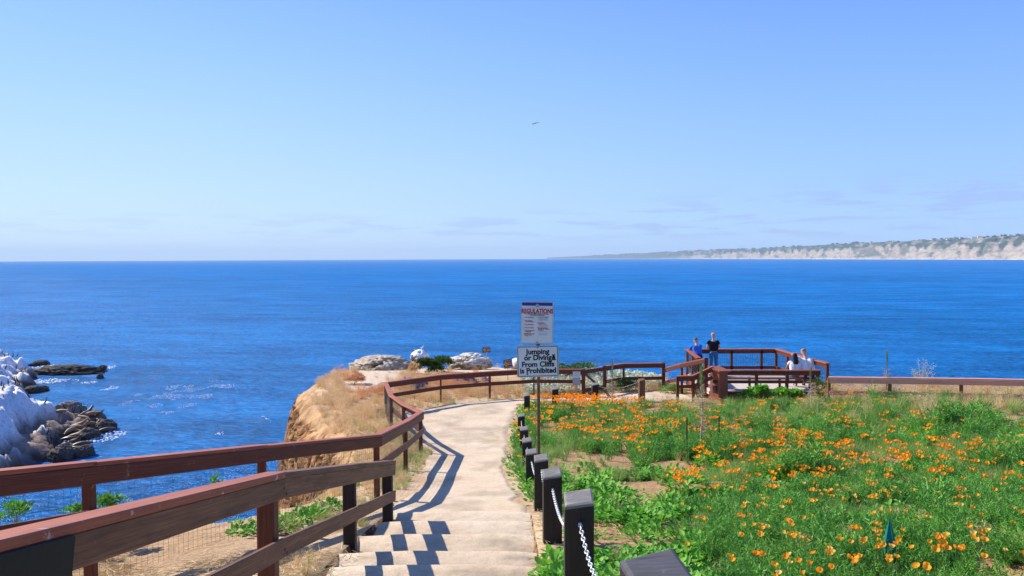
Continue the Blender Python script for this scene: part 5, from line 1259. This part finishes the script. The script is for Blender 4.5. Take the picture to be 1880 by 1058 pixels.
# band of grass between path and back fence, and beyond it
def backY(x): P_ = np.array([[p.x, p.y] for p in FT[9:]]+[[p.x, p.y] for p in F2[1:]]+[[7.2, 31.5]]); return np.interp(x, P_[:, 0], P_[:, 1])
x, y = rand_xy(-10.2, 7.0, 14, 44, 17); sd_ = land_sd(x, y); fx2 = np.interp(y, FX[:, 1], FX[:, 0]); by = backY(x)
beyond = np.where(x < -4.3, y > 14, (y > by-.55)) | ((x < fx2-.1) & (y > 13.8) & (y < 31)); beyond &= ~((x < -2.0) & (y > 29) & (y < by-.55) & (x > -4.3))
bare_ = (((x+6.3)/1.1)**2+((y-35.8)/3.6)**2 < 1) | (y+x*.15 > 36.6+1.2*(vnoise(x, y, 18)-.5)) | ((x > -2.4) & (y > 34.5) & (x < 1.2))
m_ = beyond & (sd_ < .1+.5*vnoise(x*1.1, y*1.1, 55)) & ~(bare_ & (RNG.random(len(x)) > .04)) & (vnoise(x*1.2, y*1.2, 19) > .12)
x, y, fx2 = x[m_], y[m_], fx2[m_]; z = H(x, y); gz = vnoise(x*.7, y*.7, 25); r_ = RNG.random(len(x))
grn_ = ((x > -.5) & (r_ < .6)) | ((y-backY(x) < .3) & (x > -4.3) & (r_ < .5)) | (((x-fx2) > -1.4) & (y < 27) & (r_ < .45))
org = ~grn_ & (gz > .70); dd_ = ~grn_ & ~org; st3 = np.stack([x, y, z-.02], -1); sc_ = RNG.uniform(.5, 1.15, len(x))
DO = [grass_tuft(300+i, 60, .12, .42, 'dry_orange', .004, .6, .12) for i in range(3)]; DH = [grass_tuft(310+i, 60, .12, .42, 'dry', .004, .6, .12) for i in range(3)]
scatter('headland_dry_grass', 'pale dry grass covering the cliff headland', DH, st3[dd_], sc_[dd_], .25, 'grass')
scatter('headland_rusty_grass', 'rust coloured dry grass in patches on the cliff headland', DO, st3[org], sc_[org], .25, 'grass')
scatter('headland_green_grass', 'greenish grass along the back fence and headland', GT, st3[grn_], sc_[grn_]*.75, .2, 'grass')
# pale ground cover beyond the gate
x, y = rand_xy(.6, 6.6, 31.5, 38.5, 60); m_ = (y > backY(x)+.3) & (land_sd(x, y) < .2) & (vnoise(x*1.3, y*1.3, 28) > .22); x, y = x[m_], y[m_]
PT = [weed_tuft(320+i, 22, .16, .07, 'palelf') for i in range(3)]
scatter('pale_ground_cover', 'pale whitish green ground cover plants beyond the back fence', PT, np.stack([x, y, H(x, y)], -1), RNG.uniform(.8, 1.7, len(x)), .2)
# dry and green growth in front of the right fence
x, y = rand_xy(11, 20, 24, 30, 14); m_ = (y > 27.0-.28*(x-11)+.0) & (land_sd(x, y) < .4); x, y = x[m_], y[m_]
scatter('fence_dry_grass', 'dry stalks around the pinkish right hand fence', DH, np.stack([x, y, H(x, y)], -1), RNG.uniform(.6, 1.3, len(x)), .25, 'grass')

x, y = rand_xy(9.0, 16.5, 23.0, 26.6, 10); m_ = (y < 26.4-.22*(x-10)) & (x < y*.66) & (vnoise(x*.9, y*.9, 45) > .35); x, y = x[m_], y[m_]; r_ = RNG.random(len(x)) < .6
scatter('tall_grass', 'taller green grass in front of the pinkish right hand fence', GT, np.stack([x, y, H(x, y)], -1)[r_], RNG.uniform(1.1, 1.9, r_.sum()), .2, 'grass')
scatter('tall_dry_grass', 'taller pale dry stalks in front of the pinkish right hand fence', DT, np.stack([x, y, H(x, y)], -1)[~r_], RNG.uniform(1.0, 1.7, (~r_).sum()), .25, 'grass')
# ---- bushes
def bush(name, c, sz, label, leaf_mat, n, ls, seed, cat='shrub', group=None, extra=None, up_=.6, shape=1.0):
    random.seed(seed); rg = np.random.default_rng(seed); vs = []; fs = []; base = Vector(c)
    lobes = [(Vector((U(-.6, .6)*sz[0], U(-.6, .6)*sz[1], U(.02, .5)*sz[2])), U(.35, .6)) for _ in range(9)]
    ex = []; exf = []
    for i in range(n):
        l, rr_ = random.choice(lobes); d = Vector((rg.normal(), rg.normal(), abs(rg.normal())*.9+.1)).normalized(); rad = rr_*U(.55, 1.05)
        p = l+Vector((d.x*sz[0]*rad, d.y*sz[1]*rad, d.z*sz[2]*rad*.7)); p.z = max(p.z, .02)
        leaf(vs, fs, p, d+Vector((U(-.7, .7), U(-.7, .7), U(-.2, up_))), ls*U(.6, 1.3), ls*U(.4, .7))
        if extra and rad > rr_*.85 and random.random() < extra[1]:
            for e_ in range(5): leaf(ex, exf, p+d*.03+Vector((U(-.03, .03), U(-.03, .03), U(0, .03))), (U(-1, 1), U(-1, 1), U(0, 1)), ls*.8, ls*.7)
    r = empty(name, base); tag(r, label, cat, group)
    link('foliage', mesh_of('foliage', vs, fs, M[leaf_mat]), None, r)
    if extra and ex: link('flowers', mesh_of('flowers', ex, exf, M[extra[0]]), None, r)
    mb = MB()
    for l, _ in lobes[:6]: mb.tube([(0, 0, -.1), (l.x*.4, l.y*.4, l.z*.5), (l.x, l.y, l.z)], [.02*max(sz), .012*max(sz), .005], 5)
    mb.build('stems', M['twig'], r)
    return r
def at(px, py, off=0.): q = GR(px, py, off, fn=lambda a, b: H(a, b)); return Vector((q.x, q.y, q.z-off))
def bush_px(name, px, pyb, wpx, hpx, *a, Y=None, **kw):
    c = at(px, pyb) if Y is None else P(px, pyb, Y)
    if Y is not None: c = Vector((c.x, Y, max(h(c.x, Y), c.z)-.05))
    kk = c.y/F; return bush(name, c, (wpx*kk/2*1.05, wpx*kk/2*.8, hpx*kk), *a, **kw)
bush_px('shrub', 797, 690, 70, 38, 'dense dark green shrub in front of the white rocks on the headland', 'shrubleaf', 3800, .10, 400, Y=38.5)
bush_px('shrub', 760, 690, 34, 26, 'small brownish dry shrub touching the left side of the dense green shrub', 'dry', 900, .09, 402, Y=38.2)
bush_px('shrub', 1045, 682, 100, 24, 'low brown green mound of shrub behind the white signs', 'shrubleaf', 2200, .09, 404, Y=36.5)
bush_px('shrub', 1150, 718, 60, 26, 'green shrub below the lower rail left of the short brown post', 'shrubleaf', 1500, .07, 406)
bush_px('shrub', 1290-60, 722, 40, 22, 'loose pale green shrub below the tall capped fence post', 'grassg', 900, .06, 408)
for i, (px, pyb, w_, h_, lb) in enumerate([(1375, 728, 34, 20, 'leafy bright green plant at the left of the bench front'), (1402, 728, 30, 28, 'tallest leafy bright green plant against the platform skirt'), (1435, 729, 34, 22, 'leafy bright green plant at the right of the platform skirt'), (1462, 728, 26, 16, 'low leafy green plant under the couple on the bench')]):
    bush_px('leafy_plant', px, pyb, w_, h_, lb, 'weed', 420, .13, 420+i, cat='plant', Y=29.2)
bush_px('shrub', 1508, 738, 34, 58, 'dark scraggy shrub in front of the right end of the platform', 'shrubleaf', 900, .055, 430)
bush_px('purple_flowers', 748, 712, 42, 22, 'clump of purple flowers just left of the slim fence post', 'grassg', 350, .08, 440, cat='flowers', extra=('purple', 1.0))
bush_px('purple_flowers', 775, 716, 36, 18, 'smaller clump of purple flowers low behind the slim fence post', 'grassg', 300, .08, 441, cat='flowers', extra=('purple', 1.0))
bush_px('purple_flowers', 858, 709, 54, 25, 'widest clump of purple flowers between two fence posts', 'grassg', 560, .09, 442, cat='flowers', extra=('purple', 1.0))
bush_px('purple_flowers', 893, 706, 14, 18, 'narrow clump of purple flowers touching the thick fence post', 'grassg', 120, .06, 443, cat='flowers', extra=('purple', 1.0))
bush_px('purple_flowers', 695, 762, 18, 12, 'tiny purple flower clump alone in the headland grass', 'grassg', 120, .05, 444, cat='flowers', extra=('purple', .8))
bush_px('dry_bush', 648, 705, 46, 26, 'rusty brown dry bush on the crest of the headland', 'dry_orange', 1500, .07, 446, up_=1.2)
def leafy(px, py, Y, wpx, hpx, lb, seed, n=160, ls=.07):
    c = P(px, py, Y); kk = Y/F; bush('leafy_plant', c-Vector((0, 0, .05)), (wpx*kk/2*1.1, wpx*kk/2*.7, hpx*kk*.95), lb, 'weed', int(n*1.5), ls*.9, seed, cat='plant')
leafy(28, 945, 7.9, 70, 40, 'green leafy plant behind the fence at the left edge', 460, 200, .05)
leafy(190, 925, 8.6, 70, 38, 'green leafy plant behind the first fence post', 461, 200, .055)
leafy(140, 935, 8.2, 50, 25, 'low green plant left of the first fence post', 462, 120, .05)
leafy(396, 890, 10.2, 24, 34, 'small green sprig poking up against the blue water', 463, 40, .055)
# ---- saplings
def sapling(px, pyb, pyt, label, seed, green, brown, wd_px=26, lean=0., low_br=False):
    c = at(px, pyb); kk = c.y/F; hgt = (pyb-pyt)*kk; random.seed(seed); r = empty('sapling', c); tag(r, label, 'tree', 'young staked saplings')
    pts = [Vector((lean*t*hgt+.015*math.sin(t*9+seed), .01*math.cos(t*7), hgt*t)) for t in np.linspace(0, 1, 9)]; mb = MB(); mb.tube([pts[0]-Vector((0, 0, .2))]+pts, [.02]+[.018*(1-.8*i/8)+.003 for i in range(9)], 6); mb.build('trunk', M['bark'], r)
    W2 = wd_px*kk/2
    def at_t(t): i = min(7, int(t*8)); return pts[i].lerp(pts[i+1], t*8-i)
    vs = []; fs = []; mbt = MB()
    for i in range(int(240*green)):
        t = U(.62, 1.0)*1.0; q = at_t(min(t, .999)); a = U(0, 6.28); blade(vs, fs, q, (math.cos(a)*.45, math.sin(a)*.45, 1), U(.1, .26)*hgt*.42, .004, -.1, 2)
    if vs: link('crown', mesh_of('crown', vs, fs, M['needle']), None, r)
    vs2 = []; fs2 = []
    for i in range(int(34*brown)):
        t = U(.22, .72); q = at_t(t); a = U(0, 6.28); L_ = W2*U(.4, 1.1); d = Vector((math.cos(a), math.sin(a), U(-.1, .55))).normalized(); e_ = q+d*L_
        mbt.tube([q, q+d*L_*.5+Vector((0, 0, .01)), e_], [.005, .0035, .002], 4, False)
        for j in range(9): blade(vs2, fs2, q+d*L_*U(.25, 1), (U(-1, 1), U(-1, 1), U(-.8, .5)), U(.05, .12), .0022, .1, 1)
    if low_br:
        for sgn in (-1, 1): q = at_t(.2); mbt.tube([q, q+Vector((sgn*.25, 0, .05)), q+Vector((sgn*.48, .05, .08))], [.008, .006, .003], 5)
    if mbt.v: mbt.build('twigs', M['twig'], r)
    if vs2: link('dead_needles', mesh_of('dead_needles', vs2, fs2, M['dry']), None, r)
    return r
sapling(1288, 826, 674, 'thin young pine with dead brown branches between two dark stakes', 500, .9, 2.6, 52, low_br=True)
sapling(1488, 758, 676, 'young pine with feathery green top in front of the seated couple', 501, 1.0, 1.4, 26)
sapling(1124, 742, 664, 'young pine standing in front of the fence right of the gate', 502, 1.1, 1.6, 26)
sapling(1627, 735, 647, 'young pine rising above the pinkish right fence', 503, 1.0, .9, 18)
def tall_weed():
    c = at(1690, 725); kk = c.y/F; random.seed(9); r = empty('tall_weed', c); tag(r, 'tall airy weed with small yellow flowers against the sea above the right fence', 'plant'); mb = MB(); vs = []; fs = []
    for i in range(16):
        a = U(-1, 1); top = Vector((a*.55+.1, U(-.2, .2), U(.75, 1.45)*(1-.25*abs(a)))); mid = top*.55+Vector((-.08*a, 0, .08)); mb.tube([(0, 0, -.05), mid, top], [.008, .005, .002], 4, False)
        for j in range(22): t = U(.45, 1); q = mid.lerp(top, (t-.45)/.55); leaf(vs, fs, q+Vector((U(-.07, .07), U(-.05, .05), U(-.05, .05))), (U(-1, 1), U(-1, 1), U(0, 1)), .035, .03)
    mb.build('stems', M['dry'], r); link('flowers', mesh_of('flowers', vs, fs, M['petal_yel']), None, r)
M['petal_yel'] = mat_leaf('small_yellow_flowers', srgb(170, 170, 70), srgb(225, 215, 120), .3); tall_weed()
for i, (px, pyb, pyt, lb) in enumerate([(1261, 836, 765, 'thin dark metal stake left of the brown young pine'), (1320, 824, 763, 'thin dark metal stake right of the brown young pine'), (1515, 752, 725, 'short thin stake below the dark scraggy shrub'), (1606, 730, 706, 'short thin dark stake left of the young pine by the right fence')]):
    c = at(px, pyb); kk = c.y/F; mb = MB().org(c); mb.tube([c-Vector((0, 0, .2)), c+Vector((0, 0, (pyb-pyt)*kk-.02)), c+Vector((0, 0, (pyb-pyt)*kk))], [.014, .014, .008], 6); o = mb.build('stake', M['greenboard'], smooth=True); tag(o, lb, 'stake', 'thin stakes in the flower bed')
# teal pointed marker
M['teal'] = mat_simple('teal_fabric', (.0, .17, .15), .6, .2, 9, .3)
q = GR(1633, 996, .28); zg = h(q.x, q.y); kk = q.y/F; mb = MB().org((q.x, q.y, zg)); hT = (996-958)*kk+.36; wT = 24*kk/2
prof = [(-.1, .6), (.0, .8), (.28, 1.0), (.28+(hT-.28)*.45, .62), (.28+(hT-.28)*.85, .16), (hT, .02)]
V = []; n = 10
for z_, s_ in prof:
    for a in range(n): rr2 = wT*s_*(1.0 if a % 2 else .62); V.append((q.x+rr2*math.cos(a*2*math.pi/n+.5), q.y+rr2*math.sin(a*2*math.pi/n+.5), zg+z_))
fs = [(i*n+a, i*n+(a+1) % n, (i+1)*n+(a+1) % n, (i+1)*n+a) for i in range(len(prof)-1) for a in range(n)]; mb.add(V, fs); tag(mb.build('folded_marker', M['teal']), 'teal green pointed folded cloth cone standing among the near poppies', 'marker')

# ---- poppies
def petals(vs, fs, c, open_, R_=.034, Hh=.036, n=4, tilt=(0, 0)):
    c = Vector(c); Mx = Euler((tilt[0], tilt[1], U(0, 6.28))).to_matrix()
    for k_ in range(n):
        a0 = k_*2*math.pi/n; g_ = []
        for i, t in enumerate((0, .45, .8, 1.0)):
            rr_ = R_*(.12+(.55+.45*open_)*t**.8); zz = Hh*(t**(1.1+open_*.6))*(1.15-.5*open_)
            for j, s_ in enumerate((-1, -.35, .35, 1)):
                w_ = .95*min(1, .5+t) ; a = a0+s_*w_*math.pi/n*1.15; e_ = (.0 if abs(s_) < .5 else -.006*t); g_.append(c+Mx@Vector((rr_*math.cos(a), rr_*math.sin(a), zz+e_+U(-.002, .002))))
        n0 = len(vs); vs += g_
        for i in range(3):
            for j in range(3): fs.append((n0+i*4+j, n0+i*4+j+1, n0+i*4+5+j, n0+i*4+4+j))
PV = []
for i in range(7):
    random.seed(600+i); vs = []; fs = []; petals(vs, fs, (0, 0, 0), [.15, .35, .6, .8, .25, .5, 1.0][i], tilt=(U(-.5, .5), U(-.5, .5))); PV.append((vs, fs))
PM = [mesh_of('petals', v, f, M['petal']) for v, f in PV]; PMp = [mesh_of('petals', v, f, M['petal_pale']) for v, f in PV[:3]]
for m_ in PM+PMp: m_.polygons.foreach_set('use_smooth', [True]*len(m_.polygons))
SM = []
for i in range(3):
    mb = MB(); random.seed(i); b_ = U(-.04, .04); mb.tube([(b_, b_*.7, -.33), (b_*.6, 0, -.2), (0, 0, -.05), (0, 0, .002)], [.002, .002, .0018, .003], 5, False); o = mb.build('stem', M['stem']); SM.append(o.data); bpy.data.objects.remove(o)
random.seed(77)
CL = [(1045, 727, 38, 6, 420), (1090, 735, 60, 8, 260), (1000, 757, 26, 14, 40), (1160, 765, 60, 12, 90), (1190, 777, 45, 5, 90), (1060, 786, 40, 12, 75), (1105, 790, 40, 8, 40), (1250, 788, 60, 6, 70), (1160, 808, 8, 12, 18), (1178, 820, 8, 5, 7),
    (1345, 765, 90, 14, 80), (1400, 795, 100, 18, 120), (1440, 800, 30, 5, 50), (1600, 765, 130, 20, 150), (1500, 825, 90, 15, 100), (1385, 830, 60, 12, 60), (1750, 755, 70, 8, 30), (1790, 815, 65, 8, 90), (1650, 845, 120, 15, 100), (1420, 865, 90, 12, 60),
    (1255, 873, 16, 8, 18), (1310, 848, 40, 16, 20), (1560, 925, 150, 22, 60), (1700, 890, 120, 18, 60), (1400, 950, 80, 30, 42), (1590, 992, 80, 14, 44), (1480, 1030, 110, 22, 40), (1800, 1000, 50, 18, 24), (1660, 930, 200, 60, 40), (1385, 890, 70, 12, 34), (1860, 850, 20, 30, 10), (1540, 735, 60, 6, 26), (1340, 745, 100, 8, 30), (950, 790, 5, 22, 20), (1120, 760, 70, 14, 60), (1480, 725, 50, 5, 16)]
PP = [(1860, 961, 0), (1790, 990, 1), (1806, 1026, 0), (1845, 1012, 1), (1492, 1018, 0), (1386, 1018, 1), (1360, 985, 0), (1421, 1040, 0), (1366, 967, 1), (1505, 1052, 1), (1226, 902, 0), (1290, 911, 1), (1312, 878, 0), (1770, 1010, 0), (1562, 996, 0), (1583, 992, 1), (1618, 1005, 0), (1637, 1006, 1), (1698, 880, 0), (1825, 900, 0), (1838, 890, 1)]
for cx, cy, sx_, sy_, n in CL:
    for i in range(max(1, int(n*.46))):
        ax, ay = random.gauss(cx, sx_), random.gauss(cy, sy_); sc_ = max(.35, (ay-600)/400)
        for j in range(random.choice((1, 2, 3, 5, 7)) if cy < 900 else random.choice((1, 1, 2, 3))): PP.append((random.gauss(ax, 9*sc_), random.gauss(ay, 2.2*sc_), None))
PL = []
for px, py, f_ in PP:
    if px > 1900 or px < 930 or py > 1070 or py < 716: continue
    if f_ is None and ell(np.array([px]), np.array([py+12.]), BARE)[0] > .1: continue
    off = U(.26, .38) if py > 860 else U(.28, .42)
    q = GR(px, py, off, y0=2.2)
    if q.y > 29.8 or q.x < float(pathR(q.y)) : continue
    PL.append((q.y, q, off))
PL.sort(key=lambda t: t[0]); print('POPPIES', len(PL))
DIST = {}
for i, (Yd, q, off) in enumerate(PL[:300]):
    random.seed(9000+i); pale_ = random.random() < .16; rt = empty('poppy', (q.x, q.y, q.z-off)); z0 = off
    tag(rt, ('pale yellow orange' if pale_ else 'bright orange')+' poppy flower open above the feathery green foliage', 'flower', 'pale poppies in the flower bed' if pale_ else 'orange poppies in the flower bed')
    s_ = U(.64, .98); mp_ = random.choice(PMp if pale_ else PM); st_ = random.choice(SM); rz = U(0, 6.28)
    for nm, me_ in (('petals', mp_), ('stem', st_)):
        o = bpy.data.objects.new(nm, me_); col.objects.link(o); o.parent = rt; o.location = (0, 0, z0); o.rotation_euler = (0, 0, rz); o.scale = (s_, s_, s_ if nm == 'petals' else 1)
Vs = []; Fs = []; nv = 0
PVn = [(np.array([tuple(v) for v in vs]), np.array(fs)) for vs, fs in PV]
for i, (Yd, q, off) in enumerate(PL[300:]):
    va, fa = PVn[i % len(PVn)]; a = U(0, 6.28); ca, sa = math.cos(a), math.sin(a); s_ = U(.85, 1.28)
    v2 = va*s_; v2 = np.stack([v2[:, 0]*ca-v2[:, 1]*sa, v2[:, 0]*sa+v2[:, 1]*ca, v2[:, 2]], -1)+np.array(q); Vs.append(v2); Fs.append(fa+nv); nv += len(va)
o = np_mesh('far_poppies', np.concatenate(Vs), np.concatenate(Fs), M['petal']); tag(o, 'mass of small orange poppies spread over the farther part of the bed', 'flowers', kind='stuff')
# ------------------------------------------------------------------ sea air
hz = bpy.data.materials.new('sea_air'); hz.use_nodes = True; ht = hz.node_tree; ht.nodes.clear()
ho = ht.nodes.new('ShaderNodeOutputMaterial'); pv = ht.nodes.new('ShaderNodeVolumePrincipled'); pv.inputs['Color'].default_value = (.60, .78, 1.0, 1); pv.inputs['Density'].default_value = 7e-5; pv.inputs['Anisotropy'].default_value = .0
ht.links.new(pv.outputs[0], ho.inputs['Volume'])
mb = MB(); mb.box((0, 0, (SEA-4.2+190)/2), (33000, 33000, 190-(SEA-4.2))); o = mb.build('haze', hz); tag(o, 'thin pale sea haze over the whole bay', 'haze', kind='stuff')
